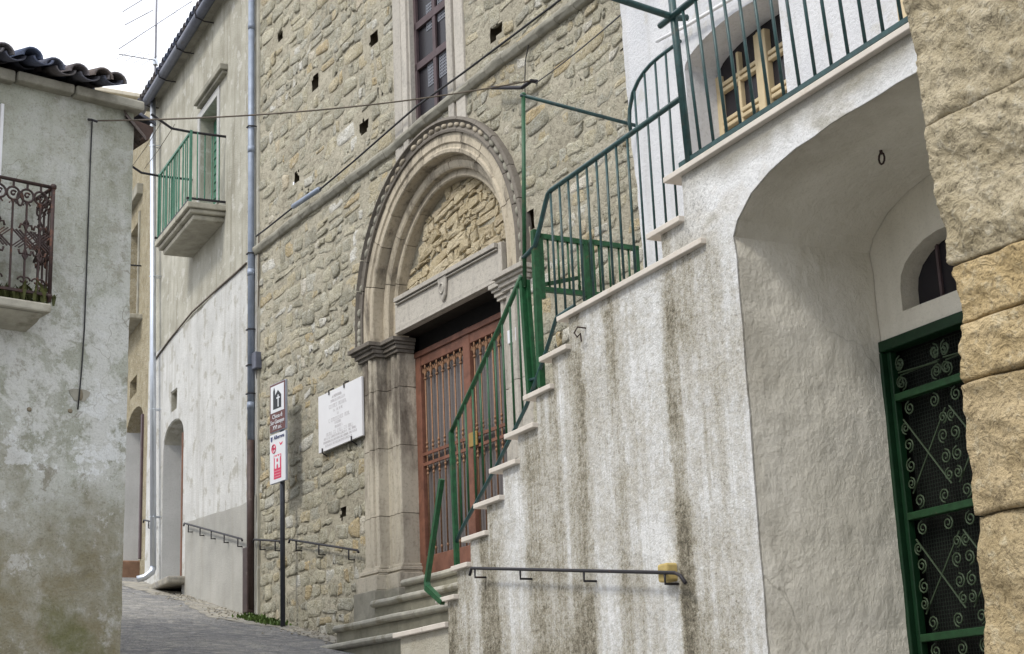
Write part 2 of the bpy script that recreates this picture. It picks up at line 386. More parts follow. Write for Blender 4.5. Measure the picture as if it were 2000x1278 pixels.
    M.color(col).bump(M.add(rel, M.mul(tro, .9), M.mul(lump, 1.6)), .020); return M.m
STAIRPL = m_stair()
MARBLE = m_simple('marble_slab', (.60,.55,.49), .55, 0, .12, 9, .001, ((.42,.35,.26), .56, .5))
STEPSTONE = m_simple('worn_step_stone', (.43,.41,.345), .85, 0, .3, 6, .006, ((.17,.15,.09), .55, .6))
RISER = m_simple('step_riser_stone', (.31,.295,.23), .9, 0, .3, 5, .008, ((.34,.33,.28), .56, .5))
GREEN = m_simple('green_paint', (.013,.085,.03), .45, 0, .45, 26, .0012, ((.10,.055,.03), .60, .8), .4)
GREENB = m_simple('dark_green_paint', (.018,.062,.062), .42, 0, .45, 26, .001, ((.09,.055,.035), .60, .8), .45)
GREENL = m_simple('weathered_green_paint', (.08,.22,.15), .5, 0, .25, 18, .0005, ((.16,.15,.10), .62, .6))
MIDGREEN = m_simple('grille_green_paint', (.014,.055,.020), .5, 0, .4, 20, .001, ((.06,.05,.03), .6, .6))
DEEPGREEN = m_simple('bottle_green_paint', (.006,.030,.012), .45, 0, .3, 16, .0006)
IRON = m_simple('black_iron', (.035,.033,.038), .55, .3, .3, 20, .0008, ((.12,.06,.035), .6, .6))
RUSTIRON = m_simple('rusty_iron', (.055,.035,.032), .6, .2, .35, 18, .001, ((.16,.07,.04), .55, .7))
DOORRED = m_simple('red_brown_paint', (.235,.105,.07), .65, 0, .35, 7, .0015, ((.12,.055,.038), .52, .7))
DOORBAR = m_simple('ochre_iron_bar', (.30,.165,.095), .55, .2, .3, 18, .0006)
PIPEBLUE = m_simple('blue_grey_pipe', (.27,.315,.40), .45, .2, .25, 5, .0008, ((.22,.22,.22), .62, .5))
PIPEBROWN = m_simple('brown_painted_pipe', (.075,.05,.045), .5, .2, .4, 8, .001, ((.2,.17,.15), .62, .5))
GUTTER = m_simple('gutter_grey', (.15,.16,.20), .5, .3, .3, 6, .001, ((.10,.085,.07), .56, .6))
GALV = m_simple('galvanised_steel', (.62,.66,.72), .32, .85, .15, 4, .0004)
TILE = m_rubble('roof_tile', [(0, (.10,.12,.18)), (.4, (.17,.155,.155)), (.7, (.09,.115,.19)), (1, (.19,.155,.135))], .6, .008, 2., (.13,.14,.165))
CORNICE = m_simple('cornice_stone', (.34,.325,.27), .9, 0, .35, 4, .01, ((.16,.15,.12), .54, .6))
SLAB = m_simple('balcony_slab_cement', (.42,.40,.33), .9, 0, .3, 5, .006, ((.17,.155,.11), .55, .7))
WOODYEL = m_simple('yellow_varnished_wood', (.60,.49,.31), .55, 0, .2, 6, .0005, ((.36,.24,.11), .6, .6))
WOODBLK = m_simple('yellow_foam_block', (.52,.40,.16), .8, 0, .3, 12, .004)
GRILLE = m_simple('dull_green_iron', (.05,.075,.042), .5, 0, .3, 20)
SOFFITSHADE = m_simple('soffit_shade_black', (.035,.028,.022), .85, 0, .4, 7, .004)  # near-black colour standing in for the shade under the portal lintel
RUSTWOOD = m_simple('rust_brown_wood', (.20,.10,.065), .7, 0, .35, 9, .002)
OLDWOOD = m_simple('dark_brown_wood', (.10,.07,.075), .6, 0, .3, 9, .001)
ROOFWOOD = m_simple('eaves_wood', (.09,.06,.05), .8, 0, .4, 7, .004)
DARK = m_simple('dark_interior', (.012,.011,.011), .9, 0, .3, 8)
HOLE = m_simple('hole_earth', (.24,.205,.145), .95, 0, .4, 9, .01)
SCREEN = m_simple('grey_mesh_screen', (.17,.155,.155), .7, 0, .2, 60, .001)
BLACK = m_simple('black_cable', (.03,.03,.032), .6, 0, .2, 10)
CABLE = m_simple('old_cable', (.14,.115,.09), .7, 0, .3, 10)
WHITEPAINT = m_simple('white_paint', (.72,.72,.73), .45, 0, .08, 6)
PLAQUE = m_simple('white_marble_plaque', (.70,.70,.72), .4, 0, .06, 3)
ENGRAVE = m_simple('engraved_grey', (.55,.53,.55), .7, 0, .1, 10)
SIGNBROWN = m_simple('sign_brown', (.115,.032,.026), .4, 0, .1, 5)
SIGNWHITE = m_simple('sign_white', (.68,.69,.72), .35, 0, .05, 5)
SIGNBLACK = m_simple('sign_black', (.02,.02,.025), .5, 0, .1, 5)
SIGNRED = m_simple('sign_red', (.62,.03,.10), .45, 0, .1, 5)
SIGNBLUE = m_simple('sign_navy', (.05,.06,.16), .5, 0, .1, 5)
ALU = m_simple('sign_aluminium_edge', (.42,.46,.55), .4, .6, .1, 5)
ORANGE = m_simple('orange_brick', (.25,.15,.10), .85, 0, .3, 9, .006)
DOORGREY = m_simple('grey_painted_door', (.46,.46,.46), .6, 0, .12, 3, .001)
LEAF = m_simple('weed_leaf', (.10,.165,.035), .6, 0, .4, 9)
BRASS = m_simple('brass_plate', (.42,.27,.08), .45, .6, .2, 9)
def m_glass():
    M = Mat('dark_window_glass', .25, 0, .22); M.color((.022,.020,.024)); return M.m
GLASS = m_glass()
def m_lattice():
    M = Mat('pale_lattice_net', .8); 
    M.color((.20,.21,.24)); return M.m
NET = m_lattice()
def m_asphalt():
    M = Mat('worn_road', .9, spec=.2)
    wv = M.n('ShaderNodeVectorMath', {0: M.co, 1: M.n('ShaderNodeTexNoise', {'Vector': M.co, 'Scale': 4.}, out='Color')}, operation='ADD')
    cell = M.vor(8.5, wv, 'F1', 'Color'); edge = M.vor(8.5, wv, 'DISTANCE_TO_EDGE')
    a = M.noise(.6, 6, .65); b = M.noise(5, 6, .7); c = M.noise(70, 4, .8)
    col = M.mix(M.ramp(a, [(.38, 0.), (.62, 1.)]), (.215,.216,.225), (.32,.313,.30))
    col = M.mix(M.ramp(M.xyz(0, cell), [(.1, .35), (.6, 0.)]), col, (.13,.135,.15)); col = M.mix(M.ramp(M.xyz(1, cell), [(.6, 0.), (1., .5)]), col, (.38,.37,.345))
    col = M.mix(M.ramp(edge, [(.0, .55), (.09, 0.)]), col, (.12,.115,.105))
    col = M.mix(M.ramp(b, [(.50, 0.), (.60, .65)]), col, (.43,.41,.365))
    col = M.mix(1., col, M.ramp(c, [(.35, .65), (.6, 1.1)]), 'MULTIPLY')
    M.color(col).bump(M.add(M.mul(c, .4), b, M.mul(M.ramp(edge, [(0., 0.), (.15, 1.)]), .6)), .02); return M.m
ASPHALT = m_asphalt()
CONC = m_simple('worn_concrete', (.36,.335,.28), .92, 0, .4, 7, .015, ((.20,.195,.185), .48, .85))
GROUND = m_simple('hillside_soil', (.14,.13,.08), .95, 0, .4, .6, .02)

# ------------------------------------------------------------------ the ground
def wob(p, sc, amp): return noise.fractal(V(p)*sc, 1.0, 2.0, 4)*amp
def strip(name, s0, s1, ns, tfun, nt_, lift, mat, label=None):
    a = math.radians(-32.2); D = Vector((math.sin(a), math.cos(a), 0)); T = Vector((math.cos(a), -math.sin(a), 0))  # T to the right
    vs = []; fs = []
    for i in range(ns+1):
        s = s0+(s1-s0)*i/ns; t0, t1 = tfun(s)
        for j in range(nt_+1):
            p = D*s + T*(t0+(t1-t0)*j/nt_); p.z = street_z(p) + lift + wob((p.x, p.y, 0), .7, .018); vs.append(p)
    for i in range(ns):
        for j in range(nt_):
            k = i*(nt_+1)+j; fs.append((k, k+1, k+nt_+2, k+nt_+1))
    me = bpy.data.meshes.new(name); me.from_pydata([tuple(v) for v in vs], [], fs); me.shade_smooth()
    o = bpy.data.objects.new(name, me); COL.objects.link(o); me.materials.append(mat); o['kind'] = 'structure'; return o
strip('hillside', -60, 300, 40, lambda s: (-160, 160), 20, -.10, GROUND)
strip('street', -30, 60, 180, lambda s: (-9, 10), 60, 0, ASPHALT)
tW1 = W1.P(0, 0, 0).x*math.cos(math.radians(32.2)) + W1.P(0, 0, 0).y*math.sin(math.radians(32.2))
_j = W2.P(0, 0, 0); _k = W2.P(-7, 0, 0)
def st(p): return (-p.x*math.sin(math.radians(32.2))+p.y*math.cos(math.radians(32.2)), p.x*math.cos(math.radians(32.2))+p.y*math.sin(math.radians(32.2)))
sj, tj = st(_j); sk, tk = st(_k)
strip('pavement', 14, 26.6, 260, lambda s: ((tW1-.5-.15*math.sin(s*1.3)-.16*noise.noise(V((s*2.1, 0, 4)))-.09*noise.noise(V((s*9, 0, 4)))) if s < sj else (tW1-.5+(tk-tj)*(s-sj)/(sk-sj)-.12*math.sin(s*1.3)-.16*noise.noise(V((s*2.1, 0, 4)))-.09*noise.noise(V((s*9, 0, 4)))), (tW1+.1) if s < sj else (tW1+.1+(tk-tj)*(s-sj)/(sk-sj))), 8, .005, CONC)

# ------------------------------------------------------------------ church front
U0, V0, VCAP = 4.33, 6.71, 6.45                         # centre of the portal arch, height of the imposts
R_OUT, R_HOOD, R1, R2, R3, RL = 1.96, 1.80, 1.555, 1.41, 1.29, 1.17
CH = thing('church', 'rubble stone church front with round-arched portal and tall barred window', 'church', W1, (0, 0, 3.3))
win = [W1.px(x, y) for x, y in ((798, 0), (808, 202), (877, 155), (872, 0))]
WU0 = (win[0][0]+win[1][0])/2; WU1 = (win[2][0]+win[3][0])/2; WV0 = (win[1][1]+win[2][1])/2 - .35
WV1 = 12.4
def portal_zone(u, v, g=0.):
    if v < V0: return U0-R_OUT-g < u < U0+R_OUT+g and v > 2.6
    return (u-U0)**2+(v-V0)**2 < (R_OUT+g)**2
def window_zone(u, v, g=0.): return WU0-.46-g < u < WU1+.46+g and v > WV0-g
holes = []
for x, y, hw, hh in ((548, 68, .10, .085), (730, 75, .13, .085), (616, 162, .14, .10), (969, 62, .16, .085), (711, 250, .13, .09), (580, 347, .10, .075), (672, 1001, .10, .075), (1036, 430, .11, .10), (501, 272, .10, .09), (697, 618, .06, .03)):
    u, v = W1.px(x, y); holes.append((u, v, hw*.8, hh))
LEDGE_V = W1.px(700, 333)[1]
def hole_zone(u, v, g=0.):
    q = noise.noise(V((u*14, 3, v*14)))*.035
    return any(abs(u-a) < c+g+q and abs(v-b) < e+g-q for a, b, c, e in holes)
# bedding mortar with real relief
mb = MB(); st_ = .042; ua, ub, va, vb = -1.25, 9.4, 1.6, 13.6
nu, nv = int((ub-ua)/st_), int((vb-va)/st_)
idx = {}
for j in range(nv+1):
    for i in range(nu+1):
        u = ua+i*st_; v = va+j*st_
        dd = -.004 - noise.fractal(V((u*3.1, 5, v*4.4)), .9, 2.1, 4)*.013 - noise.noise(V((u*.5, 2, v*.5)))*.008
        mb.v.append((u, dd, v))
for j in range(nv):
    for i in range(nu):
        u = ua+(i+.5)*st_; v = va+(j+.5)*st_
        if hole_zone(u, v) or (WU0 < u < WU1 and WV0 < v < WV1+2): continue
        if portal_zone(u, v, -.25): continue
        a = j*(nu+1)+i; mb.f.append((a, a+1, a+nu+2, a+nu+1))
part('wall', mb, MORTAR, CH, smooth=True)
mb = MB(); mb.box(ua, ub, .75, .9, va, vb); part('inner_wall', mb, DARK, CH)
for a, b, c, e in holes:
    mb = MB(); mb.box(a-c-.09, a+c+.09, .035, .32, b-e-.08, b+e+.08)
    mb.f = [f for k, f in enumerate(mb.f) if k != 0]
    part('putlog_hole', mb, HOLE, CH)

def stone_shape(cor, r, k=.28):
    P = []; n = len(cor)
    for i in range(n):
        a = V(cor[i-1]); b = V(cor[i]); c = V(cor[(i+1) % n])
        P.append(b+(a-b)*(k*r.uniform(.5, 1.25))); P.append(b+((a+c)/2-b)*.10*r.uniform(.2, 1.8)); P.append(b+(c-b)*(k*r.uniform(.5, 1.25)))
    return [(p.x+r.uniform(-.014, .014), p.y+r.uniform(-.012, .012)) for p in P]
def add_stone(mb, poly, proud, r, d0=0., tilt=.035):
    n = len(poly); cu = sum(p[0] for p in poly)/n; cv = sum(p[1] for p in poly)/n
    tu, tv = r.uniform(-tilt, tilt), r.uniform(-tilt, tilt)
    vs = []
    for sc, dd, jit in ((1., .04, 0), (1., -proud*.40, .25), (.94, -proud*.95, .15), (.50, -proud*1.05, .22)):
        for p in poly:
            u = cu+(p[0]-cu)*sc; v = cv+(p[1]-cv)*sc
            vs.append((u, d0+dd+r.uniform(-jit, jit)*proud+(tu*(u-cu)+tv*(v-cv) if dd < 0 else 0), v))
    vs.append((cu, d0-proud*r.uniform(.8, 1.3), cv)); fs = []
    for L in range(3):
        for i in range(n): fs.append((L*n+i, L*n+(i+1) % n, (L+1)*n+(i+1) % n, (L+1)*n+i))
    for i in range(n): fs.append((3*n+i, 3*n+(i+1) % n, 4*n))
    mb.add(vs, fs)
def courses(u0, u1, v0, v1, hmin, hmax, wmin, wmax, r, gap=.014, split=.3):
    out = []; v = v0; row = 0
    und = lambda u, v: noise.noise(V((u*.55, 1.7, v*.8)))*.09 + noise.noise(V((u*2.1, 4.7, v*1.7)))*.045
    while v < v1:
        h = r.uniform(hmin, hmax); u = u0-r.uniform(0, wmax)
        while u < u1:
            w_ = r.uniform(wmin, wmax)*(.75+.5*h/hmax); g = gap*r.uniform(.5, 1.9)
            cells = [(u, u+w_, v, v+h)]
            q = r.random()
            if q < split and h > .2: z = r.uniform(.38, .62)*h; cells = [(u, u+w_, v, v+z), (u, u+w_, v+z, v+h)]
            elif q < split+.12: z = r.uniform(.4, .6)*w_; cells = [(u, u+z, v, v+h), (u+z, u+w_, v, v+h)]
            for a, b, c, d in cells:
                j = lambda: r.uniform(-.026, .026)
                cor = [(a+g+j(), c+g+j()), (b-g+j(), c+g+j()), (b-g+j(), d-g+j()), (a+g+j(), d-g+j())]
                out.append([(x, y+und(x, y)) for x, y in cor])
            u += w_
        v += h; row += 1
    return out
VIS1 = [(488, -5), (1222, -5), (1262, 500), (1110, 620), (1040, 800), (880, 1110), (700, 1250), (480, 1210)]
r = random.Random(11); cand = []
lowzone = [c for c in courses(-1.05, 9.2, 2.2, 7.3, .10, .215, .13, .40, r, .010)]
hi = [c for c in courses(-1.05, 9.2, 7.3, 13.3, .11, .25, .15, .46, r, .012)]
for cor in lowzone+hi:
    cu = sum(p[0] for p in cor)/4; cv = sum(p[1] for p in cor)/4
    if min(c[0] for c in cor) < -1.0 or portal_zone(cu, cv, -.06) or window_zone(cu, cv, .02) or hole_zone(cu, cv, .07): continue
    if any(hole_zone(*p, .0) for p in cor): continue
    if abs(cv-LEDGE_V) < .06: continue
    if cv < street_z(W1.P(cu, 0, 0))-.3: continue
    p = [proj(W1.P(x, 0, y))[:2] for x, y in cor]
    ar = abs(sum(p[i-1][0]*p[i][1]-p[i][0]*p[i-1][1] for i in range(4)))/2
    cx, cy = sum(q[0] for q in p)/4, sum(q[1] for q in p)/4
    if not inpoly(cx, cy, VIS1): ar *= .02
    cand.append((ar, cor))
cand.sort(key=lambda t: -t[0])
stuff = MB()
for k, (ar, cor) in enumerate(cand):
    proud = r.uniform(.003, .013) if r.random() < .8 else r.uniform(.012, .024)
    tgt = MB() if k < 298 else stuff
    add_stone(tgt, stone_shape(cor, r), proud, r)
    if k < 298: part('stone', tgt, STONE, CH, smooth=True)
part('rubble', stuff, STONE, CH, smooth=True, kind='stuff')

# string course and its run of cable
lp = [W1.px(x, y, -.06) for x, y in ((478, 502), (567, 432), (766, 284), (816, 240), (980, 110), (1120, 5))]
lu = [p[0] for p in lp]; lv = [p[1] for p in lp]
def ledge_v(u): return float(np.interp(u, lu, lv)) + .0
us = np.arange(-1.0, 9.3, .35)
for k in range(len(us)-1):
    a, b = us[k], us[k+1]-.006
    mb = MB(); vs = []
    prof = [(.03, -.16), (-.05, -.15), (-.085, -.06), (-.09, .0), (-.075, .05), (.03, .085)]
    j = rnd.uniform(-.008, .008); n = len(prof)
    for u in (a, (a+b)/2, b):
        for d, v in prof: vs.append((u, d+rnd.uniform(-.006, .006)+j, ledge_v(u)+v*.55+rnd.uniform(-.005, .005)))
    fs = [(s*n+i, s*n+(i+1) % n, (s+1)*n+(i+1) % n, (s+1)*n+i) for s in range(2) for i in range(n)] + [tuple(range(n)), tuple(range(2*n, 3*n))]
    mb.add(vs, fs)
    if 0 <= k: part('string_course_stone', mb, CORNICE, CH, smooth=False, bevel=.012)

# tall barred window
WN = part('window', MB().box(WU0-.01, WU1+.01, .085, .11, WV0, WV1), GLASS, CH)
for nm, (a, b) in (('frame', (WU0-.40, WU0)), ('frame', (WU1, WU1+.40))):
    mb = MB()
    lo_, hi_ = (a, b) if nm else (a, b)
    left = a < WU0
    inner, outer = (b, a) if left else (a, b)
    sgn = 1 if left else -1
    for o0, o1, d in ((0, .20, -.035), (.20, .235, -.005), (.235, .36, -.05), (.36, .40, -.02)):
        x0, x1 = sorted((outer+sgn*o0, outer+sgn*o1)); mb.box(x0, x1-.001, d, .30, WV0-.3, WV1)
    part('window_jamb', mb, LINTEL, CH, bevel=.008)
for y0, y1 in ((64, 20), (146, 101), (-18, -60)):
    u, v = W1.px(838, (y0+y1)/2, .12)
    part('crossbar', MB().box(WU0, WU1, .045, .08, v-.045, v+.045), OLDWOOD, WN)
um = W1.px(858, 90, .12)[0]
part('mullion', MB().box(um-.035, um+.035, .05, .075, WV0, WV1), OLDWOOD, WN)
part('stile', MB().box(WU0, WU0+.05, .045, .08, WV0, WV1), OLDWOOD, WN)
part('stile', MB().box(WU1-.05, WU1, .045, .08, WV0, WV1), OLDWOOD, WN)
mb = MB()
for a, b in ((um-.22, um-.07), (um+.06, WU1-.08)):
    k = 0
    v = WV0+.5
    while v < WV1-.1:
        if (k // 9) % 2 == 0: mb.box(a, b, .079, .083, v, v+.018)
        v += .04; k += 1
    u = a
    for s0 in range(0, 16):
        va_ = WV0+.5+s0*.72
        if va_+.36 > WV1: break
        u = a
        while u < b: mb.box(u, u+.013, .077, .0815, va_, va_+.34); u += .034
part('lattice', mb, NET, WN, kind='stuff')

# ---- the portal
PO = part('portal', MB().box(U0-R1-.3, U0+R1+.3, .295, .34, 6.60, V0+R1+.3), MORTAR, CH)
STILT = V0-VCAP
def pt(R, t):                                            # t runs along the inside: straight foot, half circle, straight foot
    if t < 0: return (U0-R, V0+t)
    if t > math.pi: return (U0+R, V0-(t-math.pi))
    return (U0-R*math.cos(t), V0+R*math.sin(t))
def sweep(prof, t0, t1, n, jit=0.):
    mb = MB(); m_ = len(prof); vs = []
    ts = [t0+(t1-t0)*i/n for i in range(n+1)]
    for t in ts:
        for R, d in prof: u, v = pt(R, t); vs.append((u, d+jit, v))
    fs = [(i*m_+k, i*m_+(k+1) % m_, (i+1)*m_+(k+1) % m_, (i+1)*m_+k) for i in range(n) for k in range(m_)]
    fs += [tuple(range(m_)), tuple(n*m_+k for k in range(m_))]
    return mb.add(vs, fs)
ORD = [
 # hood: fillet, hollow for the beads, fillet
 ('hood_stone', [(R_OUT, .03), (R_OUT, -.085), (1.925, -.10), (1.905, -.06), (1.845, -.055), (1.815, -.08), (1.79, -.075), (1.79, .03)], 13),
 ('voussoir', [(1.787, .12), (1.787, -.045), (1.68, -.05), (1.665, -.03), (1.62, -.03), (1.60, -.05), (R1+.01, -.045), (R1, -.03), (R1, .12)], 11),
 ('voussoir', [(R1+.06, .20), (R1+.06, .105), (R1-.045, .10), (R1-.06, .075), (R1-.085, .075), (R2+.02, .085), (R2, .10), (R2, .20)], 9),
 ('voussoir', [(R2+.06, .32), (R2+.06, .165), (R2-.03, .16), (R3+.04, .15), (R3+.025, .165), (R3+.025, .32)], 9),
]
for nm, prof, cnt in ORD:
    cuts = [-STILT]+[math.pi*i/cnt+rnd.uniform(-.035, .035)*(0 < i < cnt) for i in range(cnt+1)][1:-1]+[math.pi+STILT]
    for a, b in zip(cuts, cuts[1:]):
        part(nm, sweep(prof, a+.003, b-.003, 9, rnd.uniform(-.004, .004)), PORTAL if nm == 'voussoir' else DARKSTONE, PO, smooth=False)
nb = 46
for i in range(nb):
    t = -STILT+.05+(math.pi+2*STILT-.1)*i/(nb-1)
    if rnd.random() < .06: continue
    u, v = pt(1.872, t); a = min(max(t, 0), math.pi)
    mb = MB().ball((0, 0, 0), .034*rnd.uniform(.75, 1.05), .030*rnd.uniform(.5, 1.1), .060*rnd.uniform(.85, 1.1), 8, 6)
    ca, sa = math.cos(a), math.sin(a)                    # long axis along the arch
    mb.v = [(u+x*ca+z*sa*1., -.062+y, v-x*sa+z*ca) for x, y, z in mb.v]
    part('bead', mb, PORTAL if .9 < t < 2.3 else CORNICE, PO, smooth=True)
# rubble filling of the tympanum
r = random.Random(5); k = 0
for cor in courses(U0-R3-.1, U0+R3+.1, 6.86, V0+R3+.1, .07, .16, .14, .42, r, .008, .25):
    cu = sum(p[0] for p in cor)/4; cv = sum(p[1] for p in cor)/4
    if (cu-U0)**2+(max(cv, V0)-V0)**2 > (R3+.02)**2: continue
    sh = .10*noise.noise(V((cu*2, 0, cv*2)))
    mb = MB(); add_stone(mb, stone_shape([(x, y+(x-U0)*.12) for x, y in cor], r, .20), r.uniform(.012, .035), r, .285, .10)
    part('tympanum_stone', mb, TYMP, PO, smooth=False)
# lintel with fillets and a small shield
LB, LT = 6.49, 6.93
mb = MB(); mb.box(U0-RL-.06, U0+RL+.06, .095, .165, LB, LT)
part('soffit_shade_beam', MB().box(U0-RL-.05, U0+RL+.05, .168, .42, LB+.006, LT-.05), SOFFITSHADE, PO)  # added beam, coloured dark so the lintel underside reads as shaded
part('lintel', mb, LINTEL, PO, bevel=.008)
for v0, v1, d in ((LT-.055, LT, .045), (LT-.085, LT-.067, .065), (LB, LB+.03, .055), (LB+.03, LB+.075, .067)):
    part('lintel_moulding', MB().box(U0-RL, U0+RL, d, .09, v0, v1-.002), LINTEL, PO, bevel=.004)
sh = [(U0-.02+x, LB+.25+y) for x, y in ((-.10, .13), (-.055, .155), (0, .13), (.055, .155), (.10, .13), (.085, .02), (.06, -.09), (0, -.16), (-.06, -.09), (-.085, .02))]
part('shield', MB().prism(sh, .058, .09), LINTEL, PO, bevel=.012)
mb = MB(); mb.tube([(U0-.02+.045*math.cos(a), .056, LB+.25+.06*math.sin(a)) for a in np.linspace(0, 2*math.pi, 13)[:-1]], .012, 6, closed=True)
part('shield_rim', mb, LINTEL, PO, smooth=True)
# jambs: stepped like the arch, in stacked blocks
def jamb_plan(s):                                         # s=+1 left, -1 right; plan in (u,d)
    L = [(2.40, .06), (2.46, -.03), (2.60, -.035), (2.615, -.012), (2.64, -.012), (2.65, -.05), (2.685, -.065), (2.72, -.05), (2.73, -.02), (2.745, -.02), (2.76, -.035), (2.835, -.03), (2.84, .10), (2.90, .10), (2.915, .115), (2.95, .115), (2.965, .095), (3.05, .09), (3.065, .11), (3.10, .11), (3.115, .095), (3.155, .095), (3.16, .11), (3.16, .42), (2.40, .42)]
    return L if s > 0 else [(2*U0-a, b) for a, b in L]
for s in (1, -1):
    cutv = [3.78, 4.36, 5.16, 5.86, 6.27] if s > 0 else [3.78, 4.5, 5.3, 6.27]
    for i, (a, b) in enumerate(zip(cutv, cutv[1:])):
        pl = [(x+rnd.uniform(-.004, .004), y+rnd.uniform(-.003, .003)) for x, y in jamb_plan(s)]
        part('jamb_block', MB().prism(pl, a+.003, b-.003, 'v'), PILASTER if s > 0 else LINTEL, PO, bevel=.004)
    for v0, v1, g in ((6.27, 6.31, .025), (6.313, 6.36, .055), (6.363, 6.395, .085), (6.398, 6.448, .12)):
        L = [(2.43-g*.9, .3), (2.43-g*.9, -.045-g), (2.86+g*.35, -.045-g), (2.86+g*.35, .085-g*.8), (3.17+g*.5, .085-g*.8), (3.17+g*.5, .3)]
        if s < 0: L = [(2*U0-a, b) for a, b in L]
        part('capital_moulding', MB().prism(L, v0, v1, 'v'), DARKSTONE if s > 0 else LINTEL, PO, bevel=.006)
    for v0, v1, g in ((3.745, 3.78, .02), (3.70, 3.742, .05), (3.675, 3.697, .035), (3.50, 3.672, .075), (3.0, 3.497, .10)):
        L = [(2.44-g, .42), (2.44-g, -.04-g), (2.86+g*.4, -.04-g), (2.86+g*.4, .09-g), (3.18+g*.6, .09-g), (3.18+g*.6, .42)]
        if s < 0: L = [(2*U0-a, b) for a, b in L]
        part('plinth_moulding', MB().prism(L, v0, v1, 'v'), PILASTER if v0 > 3.49 else CORNICE, PO, bevel=.008)
# house number tile on the right jamb
u, v = W1.px(1001, 656, -.04)
NUMB = part('number_tile', MB().box(u-.08, u+.08, -.052, -.03, v-.07, v+.07), SIGNWHITE, CH)
def text(name, body, size, mat, parent, fr, u, d, v, align='CENTER', squash=1., ext=.002, width=None):
    c = bpy.data.curves.new(name, 'FONT'); c.body = body; c.size = size; c.align_x = align; c.align_y = 'CENTER'; c.extrude = ext
    c.resolution_u = 2
    t = bpy.data.objects.new(name, c); me = bpy.data.meshes.new_from_object(t)
    bpy.data.objects.remove(t); bpy.data.curves.remove(c)
    xs = [p.co.x for p in me.vertices]
    if width: squash = width/max(1e-6, max(xs)-min(xs))
    b = FR[parent.name][1]
    for p in me.vertices: x, y, z = p.co; p.co = (u-b[0]+x*squash, d-b[1]-z, v-b[2]+y)
    o = bpy.data.objects.new(name, me); COL.objects.link(o); me.materials.clear(); me.materials.append(mat)
    o.parent = parent; FR[o.name] = FR[parent.name]; return o
text('numeral', '1', .11, SIGNBLUE, NUMB, W1, u, -.054, v)

# ---- the door
DD = .34; DU0, DU1, DV0 = 3.15, 5.51, 3.545
DV1 = W1.px(820, 686, DD)[1]
DO = part('door', MB().box(DU0, DU1, DD+.05, DD+.08, DV0, DV1), SCREEN, CH)
MU = W1.px(914, 720, DD)[0]
for a, b in ((DU0, DU0+.13), (MU-.075, MU+.075), (DU1-.13, DU1)):
    part('stile', MB().box(a, b, DD-.02, DD+.04, DV0, DV1), DOORRED, DO, bevel=.008)
GT = W1.px(823, 716, DD)[1]; GB = W1.px(829, 1088, DD)[1]
part('top_rail', MB().box(DU0+.13, DU1-.13, DD-.012, DD+.04, GT, DV1), DOORRED, DO, bevel=.008)
part('top_bead', MB().box(DU0, DU1, DD-.035, DD-.02, DV1-.08, DV1-.02), DOORRED, DO, bevel=.006)
part('kick_panel', MB().box(DU0+.13, DU1-.13, DD-.010, DD+.04, DV0, GB), DOORRED, DO, bevel=.008)
M1 = W1.px(835, 906, DD)[1]; M2 = W1.px(835, 886, DD)[1]
mids = []
for a, b in ((DU0+.13, MU-.075), (MU+.075, DU1-.13)):
    for v in (M1, M2): part('middle_rail', MB().box(a, b, DD-.012, DD+.012, v-.018, v+.018), DOORRED, DO)
    n = 7; proto = None
    for i in range(n):
        u = a+(b-a)*(i+.6)/(n+.2)
        if proto is None:
            mb = MB(); mb.tube([(u, DD, GB), (u, DD, GT-.05)], .0095, 6)
            for v in (M1-.07, M2+.07, GB+.07, M1-.12, M2+.12): mb.ball((u, DD, v), .017, .017, .024, 6, 4)
            for s_ in (-1, 1):
                mb.tube([(u, DD, GT-.16), (u+s_*.022, DD, GT-.10), (u+s_*.05, DD, GT-.045), (u+s_*.062, DD, GT-.075), (u+s_*.045, DD, GT-.095)], .008, 5)
            mb.ball((u, DD, GT-.17), .024, .02, .02, 6, 4); mb.ball((u, DD, GT-.03), .014, .014, .035, 6, 4)
            proto = part('door_bar', mb, DOORBAR, DO, smooth=True); pu = u
        else: again(proto, (u-pu, 0, 0))
part('lock_plate', MB().box(MU+.02, MU+.20, DD-.035, DD-.018, (M1+M2)/2-.06, (M1+M2)/2+.10), BRASS, DO, bevel=.004)
part('gap_shade_panel', MB().box(DU0, DU1, DD+.05, DD+.15, DV1, 6.60), DARK, DO)  # black panel: shade of the gap above the door, put in as colour

